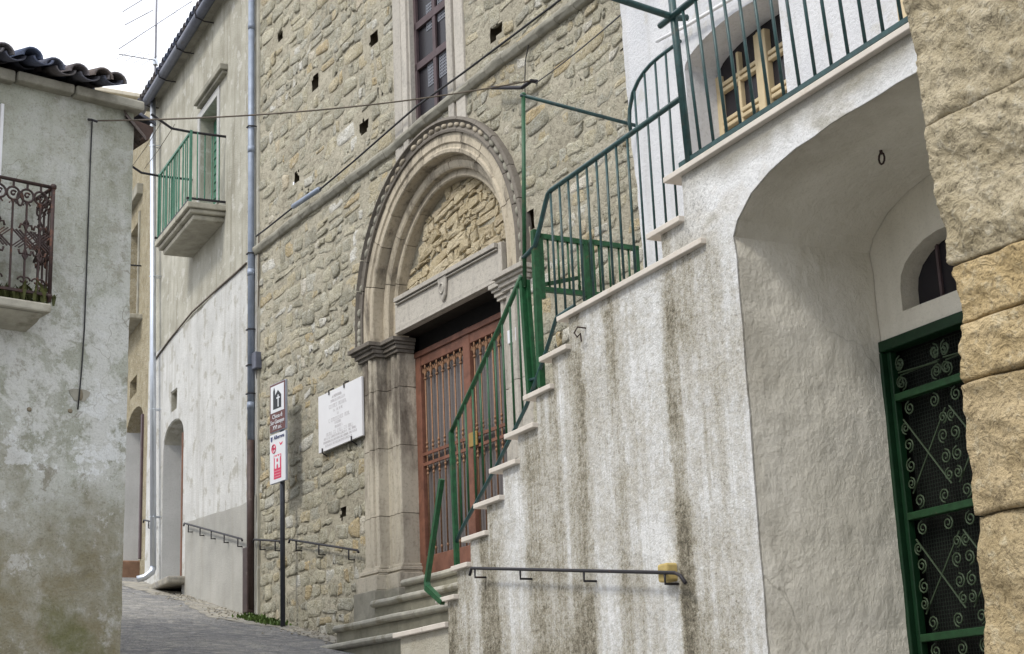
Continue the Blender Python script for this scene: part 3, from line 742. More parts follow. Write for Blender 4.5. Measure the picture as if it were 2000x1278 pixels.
# ------------------------------------------------------------------ stone steps before the church door
ST = thing('stone_steps', 'worn stone steps with rounded nosings below the church door', 'steps', W1, (4.2, -.5, 2.75))
left = [W1.px(x, y, -d)[0] for (x, y), d in zip(((781, 1135), (722, 1177), (648, 1226), (585, 1274)), (.12, .37, .62, .87))]
tops = [3.548, 3.335, 3.10, 2.862]
for i, (ul, vt, d) in enumerate(zip(left, tops, (.12, .37, .62, .87))):
    below = tops[i+1] if i < 3 else 2.4
    ur = 6.3
    mb = MB(); cut = ul + (ur-ul)*rnd.uniform(.35, .6)
    for a, b in ((ul, cut-.003), (cut+.003, ur)):
        prof = [(-d+.35, vt), (-d+.035, vt), (-d+.012, vt-.012), (-d, vt-.04), (-d+.012, vt-.068), (-d+.04, vt-.08), (-d+.35, vt-.08)]
        m2 = MB(); vs = []; n = len(prof); K = 5
        for q in range(K):
            u = a+(b-a)*q/(K-1)
            for dd, v in prof: vs.append((u, dd+noise.noise(V((u*3, i, 1)))*.012, v+noise.noise(V((u*2, i*3, 9)))*.01))
        m2.add(vs, [(s*n+k, s*n+(k+1) % n, (s+1)*n+(k+1) % n, (s+1)*n+k) for s in range(K-1) for k in range(n)]+[tuple(range(n)), tuple(range((K-1)*n, K*n))])
        part('tread', m2, STEPSTONE, ST, smooth=False, bevel=.006)
    u = ul+.02
    while u < ur:
        w_ = rnd.uniform(.5, 1.0); e = min(u+w_, ur)
        part('riser', MB().box(u, e-.006, -d+.05, .3, below-.02, vt-.081), RISER, ST, bevel=.006); u = e

# ------------------------------------------------------------------ plastered house beyond the church
def arch_poly(u0, u1, vb, vs, rise, n=10):
    c = (u0+u1)/2; h = (u1-u0)/2
    return [(u0, vb), (u1, vb)] + [(c+h*math.cos(a), vs+rise*math.sin(a)) for a in np.linspace(0, math.pi, n)]
def rect(u0, u1, v0, v1): return [(u0, v0), (u1, v0), (u1, v1), (u0, v1)]
def rough(poly, step=.22, amp=.007):
    out = []
    for i, p in enumerate(poly):
        q = poly[(i+1) % len(poly)]; L = math.hypot(q[0]-p[0], q[1]-p[1]); n = max(1, int(L/step))
        for k in range(n):
            t = k/n; x = p[0]+(q[0]-p[0])*t; y = p[1]+(q[1]-p[1])*t
            out.append((x+noise.noise(V((x*5, y*5, 1)))*amp, y+noise.noise(V((x*5, y*5, 8)))*amp))
    return out
GZ2 = 3.9
H2 = thing('house', 'tall buff plastered house with green iron balcony between the church and the galvanised pipe', 'house', W2, (-3, 0, GZ2))
L2 = W2.px(300, 690)[0]-.35
T2 = W2.px(434, 0)[1]-.06
bl = W2.px(392, 232)[0]; br = W2.px(426, 190)[0]; bt = (W2.px(392, 232)[1]+W2.px(426, 190)[1])/2; bb = W2.px(426, 397)[1]
ad = (-5.02, -3.70); asp, arise = 6.85, .32
sw = (W2.px(336, 760)[0], W2.px(347, 757)[0], W2.px(340, 802)[1], W2.px(340, 766)[1])
hl = [rough(rect(bl, br, bb, bt), .3, .01), rough(arch_poly(ad[0], ad[1], 4.0, asp, arise), .3, .015), rough(rect(sw[0], sw[1], sw[2], sw[3]), .2, .02)]
part('wall', MB().prism(rect(L2, .35, 3.0, T2), 0, .5, holes=hl), PL2, H2)
def lim(u): return float(np.interp(u, [W2.px(303, 696)[0], W2.px(483, 511)[0]], [W2.px(303, 696)[1], W2.px(483, 511)[1]]))
lo = rough([(L2+.05, 3.2), (.3, 3.2), (.3, lim(.3)), (-1.5, lim(-1.5)+.02), (-3, lim(-3)-.02), (-4.5, lim(-4.5)+.03), (L2+.05, lim(L2))], .3, .03)
hl2 = [rough(arch_poly(ad[0]-.02, ad[1]+.02, 3.6, asp, arise+.02), .3, .015), rough(rect(sw[0]-.02, sw[1]+.02, sw[2]-.02, sw[3]+.02), .2, .02)]
part('lower_plaster', MB().prism(lo, -.014, .01, holes=hl2), PL2W, H2)
dl = [W2.px(365, 1021), W2.px(420, 1004), W2.px(478, 986)]
part('dado', MB().prism(rough([(dl[0][0], 3.3), (.3, 3.3), (.3, dl[2][1]+.05)]+[dl[2], dl[1], dl[0]], .25, .02), -.024, -.010), PL2D, H2)
# arched street door
part('doorway', MB().prism(arch_poly(ad[0]-.1, ad[1]+.1, 3.6, asp, arise+.1), .34, .4), DOORGREY, H2)
part('door_reveal', MB().box(ad[0]-.0, ad[0]+.016, -.016, .335, 4.4, asp+.12), PLJ, H2)
part('door_frame', MB().box(ad[1]-.05, ad[1]+.02, -.03, .02, 4.45, asp), RUSTWOOD, H2, bevel=.01)
part('door_sill', MB().box(ad[0]+.05, ad[1]+.25, -.30, .3, 4.40, 4.52), CONC, H2, bevel=.03)
part('window_back', MB().box(sw[0]-.1, sw[1]+.1, .25, .3, sw[2]-.1, sw[3]+.1), HOLE, H2)
# balcony doorway: pale reveal, green shutter leaves
DR = part('balcony_door', MB().box(bl-.02, br+.02, .34, .38, bb, bt), DARK, H2)
for a, b in ((bl+.0, bl+.42), (bl+.46, br)):
    q = part('shutter', MB().box(a, b, .22, .27, bb, bt-.02), GREENL, DR, bevel=.006)
    v = bb+.15
    while v < bt-.2: part('slat', MB().box(a+.06, b-.06, .207, .219, v, v+.05), GREENL, q); v += .14
part('door_casing', MB().prism(rect(bl-.13, br+.13, bb, bt+.13), -.02, .012, holes=[rect(bl-.004, br+.004, bb+.02, bt+.004)]), PLJ, H2)
hA, hB = W2.px(381, 199, -.1), W2.px(433, 133, -.1)
hv = (hA[1]+hB[1])/2
part('hood_moulding', MB().box(hA[0], hB[0], -.13, .02, hv-.05, hv+.05), CORNICE, H2, bevel=.015)
part('hood_lip', MB().box(hA[0]+.04, hB[0]-.04, -.08, .02, hv-.10, hv-.052), CORNICE, H2, bevel=.01)
# balcony
DB = .55; B0, B1 = -3.38, -1.36; BS = 9.93
BA = part('balcony', MB().box(B0-.04, B1+.04, -DB-.05, .02, BS-.09, BS), SLAB, H2, bevel=.012)
part('slab_moulding', MB().box(B0+.0, B1-.0, -DB, .02, BS-.16, BS-.092), SLAB, BA, bevel=.02)
part('slab_core', MB().box(B0+.06, B1-.06, -DB+.06, .02, BS-.25, BS-.162), SLAB, BA, bevel=.03)
RT = BS+1.14
part('top_rail', MB().bar((B0, -DB, RT), (B1, -DB, RT), .035), GREENL, BA)
part('bottom_rail', MB().bar((B0, -DB, BS+.06), (B1, -DB, BS+.06), .03), IRON, BA)
for u in (B0, B1):
    s_ = -1
    part('side_rail', MB().tube([(u, .02, RT+.0), (u, -DB, RT), (u, -DB-.30, RT+.02), (u, -DB-.62, RT+.21)], .020, 6), IRON, BA)
    part('side_rail', MB().bar((u, .02, BS+.06), (u, -DB-.06, BS+.06), .03), IRON, BA)
    part('corner_post', MB().bar((u, -DB, BS), (u, -DB, RT+.03), .04), GREENL, BA)
u = B0+.115; src = None
while u < B1-.06:
    if src is None: src = part('baluster', MB().tube([(u, -DB, BS+.06), (u, -DB, RT)], .011, 6), GREENL, BA); u0 = u
    else: again(src, (u-u0, 0, 0))
    u += .115
for uu in (B0, B1):
    for d in (-.44, -.33, -.22, -.11): again(src, (uu-u0, DB+d, 0))
# gutter, brackets and roof tiles
GU = part('gutter', MB().tube([(L2-.2, -.22, T2-.02), (.5, -.22, T2+.02)], .085, 10), GUTTER, H2, smooth=True)
part('eaves_board', MB().box(L2-.1, .4, -.20, .1, T2+.0, T2+.06), CORNICE, H2)
for u in np.arange(L2+.4, .3, 1.25):
    part('gutter_bracket', MB().tube([(u, 0, T2-.12), (u, -.16, T2-.12), (u, -.30, T2-.07), (u, -.32, T2+.06)], .012, 5), IRON, H2)
def tile_mb(u, d, v, L=.42, R=.10, slope=.28, up=True, seed=0):
    mb = MB(); n = 8; vs = []
    for k, (t, rr) in enumerate(((0, R), (1, R*.82))):
        for th in (0, .018):
            for i in range(n+1):
                a = math.pi*i/n; q = rr-th
                vs.append((u-q*math.cos(a), d+t*L, v+t*L*slope+(q*math.sin(a) if up else -q*math.sin(a)*.7)))
    m_ = n+1; fs = []
    for i in range(n):
        fs += [(i, i+1, 2*m_+i+1, 2*m_+i), (m_+i, m_+i+1, 3*m_+i+1, 3*m_+i), (i, i+1, m_+i+1, m_+i), (2*m_+i, 2*m_+i+1, 3*m_+i+1, 3*m_+i)]
    return mb.add(vs, fs)
ts = None
for row in range(3):
    for u in np.arange(L2, .5, .21):
        off = (u-L2, row*.33, row*.33*.28+rnd.uniform(-.012, .012))
        if ts is None: ts = part('roof_tile', tile_mb(L2, -.30, T2+.09), TILE, H2, smooth=True)
        else: again(ts, off)
part('roof', MB().add([(L2-.2, -.2, T2+.07), (.5, -.2, T2+.07), (.5, 5, T2+1.5), (L2-.2, 5, T2+1.5), (L2-.2, 5, T2), (.5, 5, T2)], [(0, 1, 2, 3), (3, 2, 5, 4), (0, 3, 4), (1, 5, 2)]), TILE, H2)

# the ochre stone house further up, mostly hidden
W2b = Frame(-24.0, W2.P(L2, .15, 0))
H3 = thing('house', 'narrow ochre stone house glimpsed between the corner house and the galvanised pipe', 'house', W2b, (-2, 0, 4.5))
T3 = W2b.px(290, 212)[1]
dA = (W2b.px(246, 900)[0], W2b.px(278, 900)[0]); dT = W2b.px(262, 800)[1]; dB_ = W2b.px(262, 1100)[1]
wA = (W2b.px(253, 500)[0], W2b.px(271, 500)[0]); wT = W2b.px(266, 440)[1]; wB = W2b.px(266, 628)[1]
nA = (W2b.px(254, 750)[0], W2b.px(267, 750)[0]); nT = W2b.px(262, 738)[1]; nB = W2b.px(262, 772)[1]
part('wall', MB().prism(rect(-9, .2, 3.5, T3), 0, .5, holes=[arch_poly(dA[0], dA[1], dB_, dT-.35, .35), rect(wA[0], wA[1], wB, wT), rect(nA[0], nA[1], nB, nT)]), FARSTONE, H3)
part('door', MB().box(dA[0]-.1, dA[1]+.1, .32, .38, dB_-.1, dT+.1), DOORGREY, H3)
part('door_reveal', MB().box(dA[0], dA[0]+.02, -.01, .315, dB_, dT-.2), PLJ, H3)
part('door_post', MB().box(dA[1]-.02, dA[1]+.09, -.04, .05, dB_, dT-.3), OLDWOOD, H3, bevel=.01)
part('window', MB().box(wA[0]-.1, wA[1]+.1, .20, .26, wB-.1, wT+.1), DOORGREY, H3)
part('window_back', MB().box(nA[0]-.1, nA[1]+.1, .25, .3, nB-.1, nT+.1), HOLE, H3)
part('hood_moulding', MB().box(W2b.px(258, 390)[0], W2b.px(279, 380)[0], -.12, .02, W2b.px(268, 398)[1], W2b.px(268, 378)[1]), CORNICE, H3, bevel=.015)
part('window_jamb', MB().box(wA[1]+.01, wA[1]+.12, -.03, .02, wB, wT+.15), CORNICE, H3, bevel=.01)
bq = part('balcony_slab', MB().box(wA[0]-.5, W2b.px(278, 625)[0], -.32, .02, wB-.12, wB-.02), SLAB, H3, bevel=.02)
part('balcony_rail', MB().tube([(wA[0]-.4, -.28, wB+1.0), (W2b.px(278, 500)[0]-.1, -.28, wB+1.0), (W2b.px(278, 500)[0]-.1, .02, wB+1.0)], .016, 6), IRON, H3)
part('baluster', MB().tube([(W2b.px(278, 500)[0]-.1, -.28, wB), (W2b.px(278, 500)[0]-.1, -.28, wB+1.0)], .012, 6), IRON, H3)
part('threshold', MB().box(dA[0]-.3, dA[1]-.05, -.40, .3, dB_-.40, dB_-.02), ORANGE, H3, bevel=.03)

# ------------------------------------------------------------------ far house with the aerial
FH = Frame(60, at(270, 195, 44))
fu0, fv = FH.px(225, 180); fu1 = FH.px(330, 180)[0]
FO = thing('house', 'distant cream house whose wall top shows between two roofs', 'house', FH, ((fu0+fu1)/2, 0, 8))
part('wall', MB().box(fu0-2, fu1+1, 0, 5, 6, fv-.1), CREAM, FO)
part('cornice', MB().box(fu0-2.2, fu1+1.2, -.15, 5.2, fv-.1, fv+.02), CREAM, FO, bevel=.02)
AN = Frame(0, at(302, 150, 42))
au, av = AN.px(302, 205)
A = thing('aerial', 'rooftop television aerial with a tall mast above the distant cream house', 'aerial', AN, (au, 0, av))
tv_ = AN.px(305, -60)[1]
MASTM = m_simple('dull_grey_metal', (.22,.22,.25), .6, 0, .2, 9)
part('mast', MB().tube([(au, 0, av-1), (au, 0, tv_)], .03, 6), MASTM, A, smooth=True)
def boom(a, b, el, r=.014):
    p, q = V(AN.pxd(*a)), V(AN.pxd(*b)); 
    o = part('boom', MB().tube([p, q], r, 5), MASTM, A)
    for k in range(el):
        t = (k+.5)/el; c = p+(q-p)*t; L = .16+.06*t
        part('element', MB().tube([c+V((-L*.35, L, -.8*L)), c+V((L*.35, -L, .8*L))], .008, 4), MASTM, o)
boom((232, 96), (374, 3), 4); boom((244, 49), (299, 20), 1); boom((240, 23), (286, -5), 1); boom((232, 106), (303, 118), 4)
part('junction_box', MB().box(au-.07, au+.07, -.06, .06, AN.px(302, 118)[1]-.10, AN.px(302, 118)[1]+.06), GALV, A, bevel=.01)

# ------------------------------------------------------------------ house on the left corner
GZ6 = 2.36
H6 = thing('house', 'mottled grey plastered corner house with tiled eaves and a black wrought-iron balcony', 'house', W6, (-1, 0, GZ6))
C6 = W6.px(257, 430)[0]
def edge6(v): return float(np.interp(v, [1.5, 2.5, 3.7, 4.8, 6.4, 7.3], [W6.px(235, 1278)[0]-.0, W6.px(235, 1278)[0], W6.px(243, 1000)[0], W6.px(249, 760)[0], W6.px(257, 430)[0], W6.px(262, 215)[0]]))
T6 = W6.px(200, 203)[1]
edge = [(edge6(v)+noise.noise(V((v*6, 2, 2)))*.012, v) for v in np.arange(1.2, T6, .12)]
dhole = rough(rect(-2.25, -1.20, 5.24, 7.05), .4, .01)
part('wall', MB().prism([(-7, 1.2)]+edge+[(edge6(T6), T6), (-7, T6)], 0, .5, holes=[dhole]), PL6, H6)
part('side_wall', MB().prism([(C6-.5, .5), (C6-.012, .5), (C6-.012, 9), (C6-.5, 9)], 1.4, T6-.02, 'v'), PL6, H6)
part('balcony_door', MB().box(-2.3, -1.1, .18, .24, 5.2, 7.1), DOORGREY, H6)
part('door_casing', MB().box(-1.215, -1.185, -.012, .17, 5.24, 7.05), WHITEPAINT, H6, bevel=.006)
# cornice slabs under the tiles
cv0, cv1 = W6.px(100, 174, -.1)[1], W6.px(100, 149, -.1)[1]
cu = [-7, W6.px(34, 150, -.10)[0], W6.px(148, 180, -.10)[0], W6.px(284, 202, -.10)[0]]
for a, b in zip(cu, cu[1:]):
    part('cornice_stone', MB().box(a+.006, b-.006, -.10+rnd.uniform(-.012, .012), .4, cv0+rnd.uniform(-.012, .012), cv1-.02), CORNICE, H6, bevel=.02)
part('cornice_return', MB().box(cu[-1]-.28, cu[-1]-.01, .42, 8, cv0, cv1-.02), CORNICE, H6, bevel=.02)
tu = [W6.px(x, y, -.28)[0] for x, y in ((10, 95), (60, 106), (109, 119), (158, 135), (202, 145))]
stp = (tu[-1]-tu[0])/4
tiles_u = [tu[0]-stp*k for k in range(12, 0, -1)]+tu+[tu[-1]+stp*.62]
ts = None
for row in range(6):
    for k, u in enumerate(tiles_u):
        off = (u-tiles_u[0]+rnd.uniform(-.012, .012), row*.34+rnd.uniform(-.03, .03), row*.34*.30+rnd.uniform(-.015, .012))
        if ts is None: ts = part('roof_tile', tile_mb(tiles_u[0], -.30, cv1+.012, .46, .092, .30), TILE, H6, smooth=True)
        else: again(ts, off)
        if k < len(tiles_u)-1:
            if row == 0 and k == 0: tp = part('pan_tile', tile_mb(tiles_u[0]+stp/2, -.27, cv1+.045, .46, .095, .30, False), TILE, H6, smooth=True)
            else: again(tp, (off[0], off[1], off[2]))
part('roof', MB().add([(-7, -.05, cv1), (cu[-1]-.03, -.05, cv1), (cu[-1]-.03, 6, cv1+1.7), (-7, 6, cv1+1.7), (-7, 6, cv1), (cu[-1]-.03, 6, cv1)], [(0, 1, 2, 3), (3, 2, 5, 4), (0, 3, 4), (1, 5, 2)]), TILE, H6)
# verge tiles along the lane side
vt0 = None
for k in range(9):
    v_ = cv0-.05-k*.02
    mbt = tile_mb(0, 0, 0, .4, .10, 0)
    mbt.v = [(cu[-1]-.16+y*.55+rnd.uniform(-.01, .01), .05+k*.36+x, cv0-.06-y*.45+z) for x, y, z in mbt.v]
    part('verge_tile', mbt, TILE, H6, smooth=True)
# low side roof jutting into the lane
ru, rv = W6.px(300, 248, 1.6)
eave = part('side_eave', MB().prism([(C6-.1, rv+.16), (ru, rv), (ru, rv-.05), (ru-.05, rv-.16), (C6-.1, rv-.24)], 1.6, 6.0), ROOFWOOD, H6, bevel=.01)
for k in range(7):
    mbt = tile_mb(0, 0, 0, .4, .10, 0)
    mbt.v = [(ru+.03-y, 1.70+k*.22+x, rv+.02+y*.42+z*.8) for x, y, z in mbt.v]
    part('eave_tile', mbt, TILE, H6, smooth=True)
# wrought-iron balcony
D6 = .36; E1 = W6.px(99, 605, -D6)[0]; E0 = -2.3
SV1 = W6.px(50, 587, -D6)[1]; SV0 = W6.px(50, 605, -D6)[1]
B6 = part('balcony', MB().box(E0, E1, -D6-.02, .02, SV0, SV1), SLAB, H6, bevel=.015)
part('slab_core', MB().prism([(-.01, SV0-.005), (-D6+.03, SV0-.005), (-D6+.16, SV0-.06), (-.01, SV0-.10)], 0, 1), SLAB, B6)
bpy.data.objects.remove(B6.children[-1])
mb = MB(); pr = [(.02, SV0-.004), (-D6+.03, SV0-.004), (-D6+.15, SV0-.05), (.02, SV0-.085)]
mb.add([(a, d, v) for a in (E0+.05, E1-.05) for d, v in pr], [(0, 1, 2, 3), (4, 5, 6, 7), (0, 1, 5, 4), (1, 2, 6, 5), (2, 3, 7, 6), (3, 0, 4, 7)])
part('slab_core', mb, SLAB, B6)
X1 = W6.px(104, 372, -D6+.02)[0]; RD = -D6+.02
TV = W6.px(104, 367, RD)[1]; BV = W6.px(97, 577, RD)[1]
part('top_rail', MB().tube([(E0, RD, TV), (X1, RD, TV)], .016, 8), RUSTIRON, B6, smooth=True)
part('bottom_rail', MB().bar((E0, RD, BV), (X1, RD, BV), .022), RUSTIRON, B6)
part('side_rail', MB().tube([(X1, RD, TV), (X1, .02, TV)], .016, 8), RUSTIRON, B6, smooth=True)
part('side_rail', MB().bar((X1, RD, BV), (X1, .02, BV), .022), RUSTIRON, B6)
part('corner_post', MB().tube([(X1, RD, BV-.06), (X1, RD, TV)], .018, 8), RUSTIRON, B6, smooth=True)
part('knob', MB().ball((X1, RD, TV+.005), .03, .03, .028), RUSTIRON, B6, smooth=True)
part('knob', MB().ball((X1, RD, BV-.01), .026, .026, .026), RUSTIRON, B6, smooth=True)
HH = TV-BV
def ringpts(c, ru, rv, side, n=14):
    return [((c[0]+ru*math.cos(a), c[1], c[2]+rv*math.sin(a)) if side == 'f' else (c[0], c[1]+ru*math.cos(a), c[2]+rv*math.sin(a))) for a in np.linspace(0, 2*math.pi, n+1)[:-1]]
def motif(u, side, d):                                   # ironwork of one bay, front ('f': runs in u) or side (runs in d)
    P = (lambda a, v: (u+a, d, v)) if side == 'f' else (lambda a, v: (u, d+a, v))
    c = P(0, TV-.115)
    part('ring', MB().tube(ringpts(c, .055, .055, side), .010, 5, closed=True), RUSTIRON, B6, smooth=True)
    sc = [P(.028*math.cos(a)*(1-a/9), TV-.115+.028*math.sin(a)*(1-a/9)) for a in np.linspace(.5, 6.5, 12)]
    part('scroll', MB().tube(sc, .009, 5), RUSTIRON, B6, smooth=True)
    part('baluster', MB().bar(P(0, BV), P(0, TV-.17), .014), RUSTIRON, B6)
    part('stub', MB().bar(P(0, TV-.06), P(0, TV), .014), RUSTIRON, B6)
    part('fleur', MB().tube([P(-.03, TV-.20), P(-.012, TV-.172), P(0, TV-.225), P(.012, TV-.172), P(.03, TV-.20)], .008, 5), RUSTIRON, B6)
def lattice(u, side, d):                                 # crossed diamonds with fleurs above and below
    P = (lambda a, v: (u+a, d, v)) if side == 'f' else (lambda a, v: (u, d+a, v))
    m_ = BV+HH*.47; mb = MB()
    for k in (-1, 0, 1):
        for s_ in (-1, 1): mb.bar(P(-.085+k*.03, m_-s_*.075+k*.0), P(.085+k*.03, m_+s_*.075), .011)
    part('diamond', mb, RUSTIRON, B6)
    for s_ in (-1, 1):
        mb = MB(); b = m_+s_*.07
        mb.tube([P(-.055, b+s_*.02), P(-.045, b+s_*.055), P(-.015, b+s_*.05), P(0, b+s_*.0), P(.015, b+s_*.05), P(.045, b+s_*.055), P(.055, b+s_*.02)], .010, 5)
        mb.tube([P(-.02, b+s_*.06), P(0, b+s_*.105), P(.02, b+s_*.06)], .011, 5)
        part('fleur', mb, RUSTIRON, B6, smooth=True)
    q = BV+.09
    mb = MB()
    for s_ in (-1, 1): mb.tube([P(s_*.02+s_*.035*math.cos(a)*(1-a/8), q+.035*math.sin(a)*(1-a/8)) for a in np.linspace(0, 6, 11)], .008, 5)
    part('base_scroll', mb, RUSTIRON, B6, smooth=True)
bay = .117
for k in range(12):
    motif(X1-.22-k*bay, 'f', RD)
    if k % 2 == 0: lattice(X1-.22-k*bay+.0, 'f', RD)
    if k % 2 == 1: part('oval', MB().tube(ringpts((X1-.22-k*bay+bay/2, RD, TV-.15), .026, .06, 'f'), .009, 5, closed=True), RUSTIRON, B6, smooth=True)
motif(X1-.105, 'f', RD); lattice(X1-.10, 'f', RD)
for d in (-.27, -.18, -.09): motif(X1, 's', d)
lattice(X1, 's', -.24); lattice(X1, 's', -.10)
# weeds on the balcony floor
def weeds(name, fr, pts, label, n, hgt, seed, parent=None, mat=LEAF):
    r = random.Random(seed); mb = MB()
    for _ in range(n):
        u, d, v = r.choice(pts); u += r.gauss(0, .08); d += r.gauss(0, .05)
        a = r.uniform(0, 6.28); L = hgt*r.uniform(.4, 1.1); w_ = .012*r.uniform(.7, 1.8); ln = r.uniform(.2, .7)
        t = V((math.cos(a), math.sin(a), 0)); sidev = V((-t.y, t.x, 0))*w_
        b = V((u, d, v)); m_ = b+t*(L*ln*.4)+V((0, 0, L*.7)); e = b+t*(L*ln)+V((0, 0, L))
        mb.add([b-sidev*.4, b+sidev*.4, m_+sidev, m_-sidev, e], [(0, 1, 2, 3), (3, 2, 4)])
    return mb
mbw = weeds('weeds', W6, [(x, -.24+.06*math.sin(x*9), SV1) for x in np.arange(E0+.1, X1-.05, .06)], '', 620, .16, 3)
single('weeds', mbw, m_simple('dry_weed', (.10,.11,.035), .7, 0, .5, 9), 'low dry weeds growing along the black iron balcony floor', 'weeds', W6, (X1-.6, -.2, SV1), kind='stuff')
# surface conduit, broken plaster hole and pegs
cpts = [W6.pxd(x, y, -.012) for x, y in ((180, 237), (176, 330), (173, 420), (168, 560), (165, 640), (160, 715), (156, 760), (152, 800))]
single('conduit', MB().tube(cpts, .0065, 6), BLACK, 'thin black cable running down the mottled corner house from a wall hook', 'cable', W6, cpts[-1], smooth=True)
u, v = W6.px(155, 772)
mb = MB(); mb.prism([(u+.085*math.cos(a)*(1+.25*math.sin(3*a)), v+.065*math.sin(a)*(1+.2*math.cos(2*a))) for a in np.linspace(0, 6.28, 15)[:-1]], -.006, .02)
part('plaster_patch', mb, CORNICE, H6)
part('plaster_hole', MB().ball((u+.01, -.004, v), .022, .012, .05, 8, 5), HOLE, H6, smooth=True)
for x, y in ((57, 800), (137, 803)):
    u, v = W6.px(x, y); part('peg_hole', MB().ball((u, -.002, v), .022, .008, .02, 8, 5), HOLE, H6, smooth=True)
hk = W6.px(178, 235, -.05)
part('cable_hook', MB().tube([(hk[0], .02, hk[1]+.03), (hk[0], -.06, hk[1]), (hk[0]+.05, -.07, hk[1]-.01)], .012, 6), IRON, H6)

# ------------------------------------------------------------------ white house behind the outside stair
WH = thing('house', 'white roughcast house with yellow-framed window behind the green balcony railing', 'house', W3, (0, DW, 1.25))
le = [W3.px(x, y, DW) for x, y in ((1262, 560), (1255, 490), (1245, 380), (1230, 250), (1222, 150), (1210, 0))]
lp_ = [(le[0][0], 1.0)]+le+[(le[-1][0]-.03, 8.5)]
lp_ = [(u+noise.noise(V((v*7, 3, 1)))*.02, v) for u, v in [q for p0, p1 in zip(lp_, lp_[1:]) for q in [(p0[0]+(p1[0]-p0[0])*t/10, p0[1]+(p1[1]-p0[1])*t/10) for t in range(10)]]+[lp_[-1]]]
NU0, NU1, NV0, NS, NR = -1.095, -.112, 4.46, 5.60, .125
LU0, LU1, LV0, LVS, LR = .625, 1.32, 3.60, 3.72, .20
GU0, GU1, GV1 = .405, 1.52, 3.49
niche = rough(arch_poly(NU0, NU1, NV0, NS, NR, 14), .12, .006)
lun = rough(arch_poly(LU0, LU1, LV0, LVS, LR, 12), .12, .006)
part('wall', MB().prism(lp_+[(4.5, 8.5), (4.5, 4.41), (.2, 4.41), (.2, 1.0)], DW, DW+.26, holes=[niche]), WHITE, WH)
part('lower_wall', MB().prism(rect(.2, 4.5, .9, 4.405), DW, DW+.26, holes=[lun, rect(GU0, GU1, 1.3, GV1)]), VAULT, WH)
part('inner_wall', MB().box(-1.6, 4.4, DW+.55, DW+.6, .9, 8.4), DARK, WH)
# window in the niche
WD = DW+.22
WI = part('window', MB().box(NU0-.05, NU1+.05, WD+.03, WD+.04, NV0, NS+NR+.05), GLASS, WH)
def wbar(n, u0, u1, v0, v1, d0=0., d1=.045): part(n, MB().box(u0, u1, WD+d0, WD+d1, v0, v1), WOODYEL, WI, bevel=.006)
wbar('frame', NU0-.02, NU0+.045, NV0, NS-.02); wbar('frame', NU1-.05, NU1+.02, NV0, NS-.02)
wbar('mullion', -.662, -.632, NV0, NS+.07, -.012); wbar('mullion', -.625, -.585, NV0, NS+.07, -.02); wbar('mullion', -.578, -.548, NV0, NS+.07, -.012)
for a, b in ((NU0+.045, -.665), (-.545, NU1-.05)):
    for v in (5.487, 5.25, 5.02, 4.79, 4.56):
        wbar('crossbar', a, b, v-.032, v-.006, -.004); wbar('crossbar', a, b, v+.006, v+.032, -.004)
wbar('glazing_bar', -.865, -.84, NV0, NS+.05, -.002); wbar('glazing_bar', -.335, -.31, NV0, NS+.05, -.002)
part('window_sill', MB().box(NU0-.0, NU1+.0, DW-.015, WD, NV0-.02, NV0+.015), MARBLE, WH, bevel=.005)
dfx = W3.px(1762, 12, DW)[0]
part('door_frame', MB().box(dfx-.02, dfx+.05, DW-.02, DW+.02, 4.43, 6.4), WOODYEL, WH, bevel=.006)
# lunette
LN = part('lunette', MB().box(LU0-.05, LU1+.05, DW+.11, DW+.12, LV0-.05, LVS+LR+.05), GLASS, WH)
for u in (.80, .97, 1.14): part('glazing_bar', MB().box(u-.008, u+.008, DW+.095, DW+.109, LV0, LVS+LR), OLDWOOD, LN)
part('glazing_bar', MB().box(LU0, LU1, DW+.093, DW+.108, LV0+.0, LV0+.03), OLDWOOD, LN)
# green grille door under the arch
GD = DW+.01
DG = part('door', MB().box(GU0, GU1, GD+.10, GD+.12, 1.3, GV1), DARK, WH)
part('lintel_rail', MB().box(GU0, GU1, GD-.03, GD+.06, GV1-.055, GV1), DEEPGREEN, DG, bevel=.006)
part('stile', MB().box(GU0, GU0+.052, GD-.03, GD+.06, 1.3, GV1-.056), DEEPGREEN, DG, bevel=.006)
part('stile', MB().box(GU1-.052, GU1, GD-.03, GD+.06, 1.3, GV1-.056), DEEPGREEN, DG, bevel=.006)
part('inner_stile', MB().box(GU0+.056, GU0+.085, GD-.0, GD+.04, 1.3, GV1-.058), DEEPGREEN, DG, bevel=.004)
RV = [3.20, 2.62, 2.05, 1.48]
for v in RV: part('crossrail', MB().box(GU0+.086, GU1-.053, GD-.005, GD+.04, v-.018, v+.018), MIDGREEN, DG, bevel=.004)
mb = MB()
v = 1.3
for i in range(120):
    if v > GV1-.06: break
    mb.box(GU0+.09, GU1-.06, GD+.075, GD+.078, v, v+.004); v += .0185
u = GU0+.09
while u < GU1-.06: mb.box(u, u+.004, GD+.072, GD+.0745, 1.3, GV1-.06); u += .0185
part('wire_mesh', mb, m_simple('dark_green_mesh', (.010,.016,.011), .6, 0, .2, 20), DG, kind='stuff')
def spiral(c, s_, t_, R=.030, turns=1.6, n=14):
    return [(c[0]+s_*R*(1-.78*k/n)*math.cos(math.pi/2*t_+turns*2*math.pi*k/n), GD+.02, c[1]+t_*R*(1-.78*k/n)*math.sin(math.pi/2*1+turns*2*math.pi*k/n)) for k in range(n+1)]
tops_ = [GV1-.058]+RV
pw = (GU1-.053-GU0-.086)/3
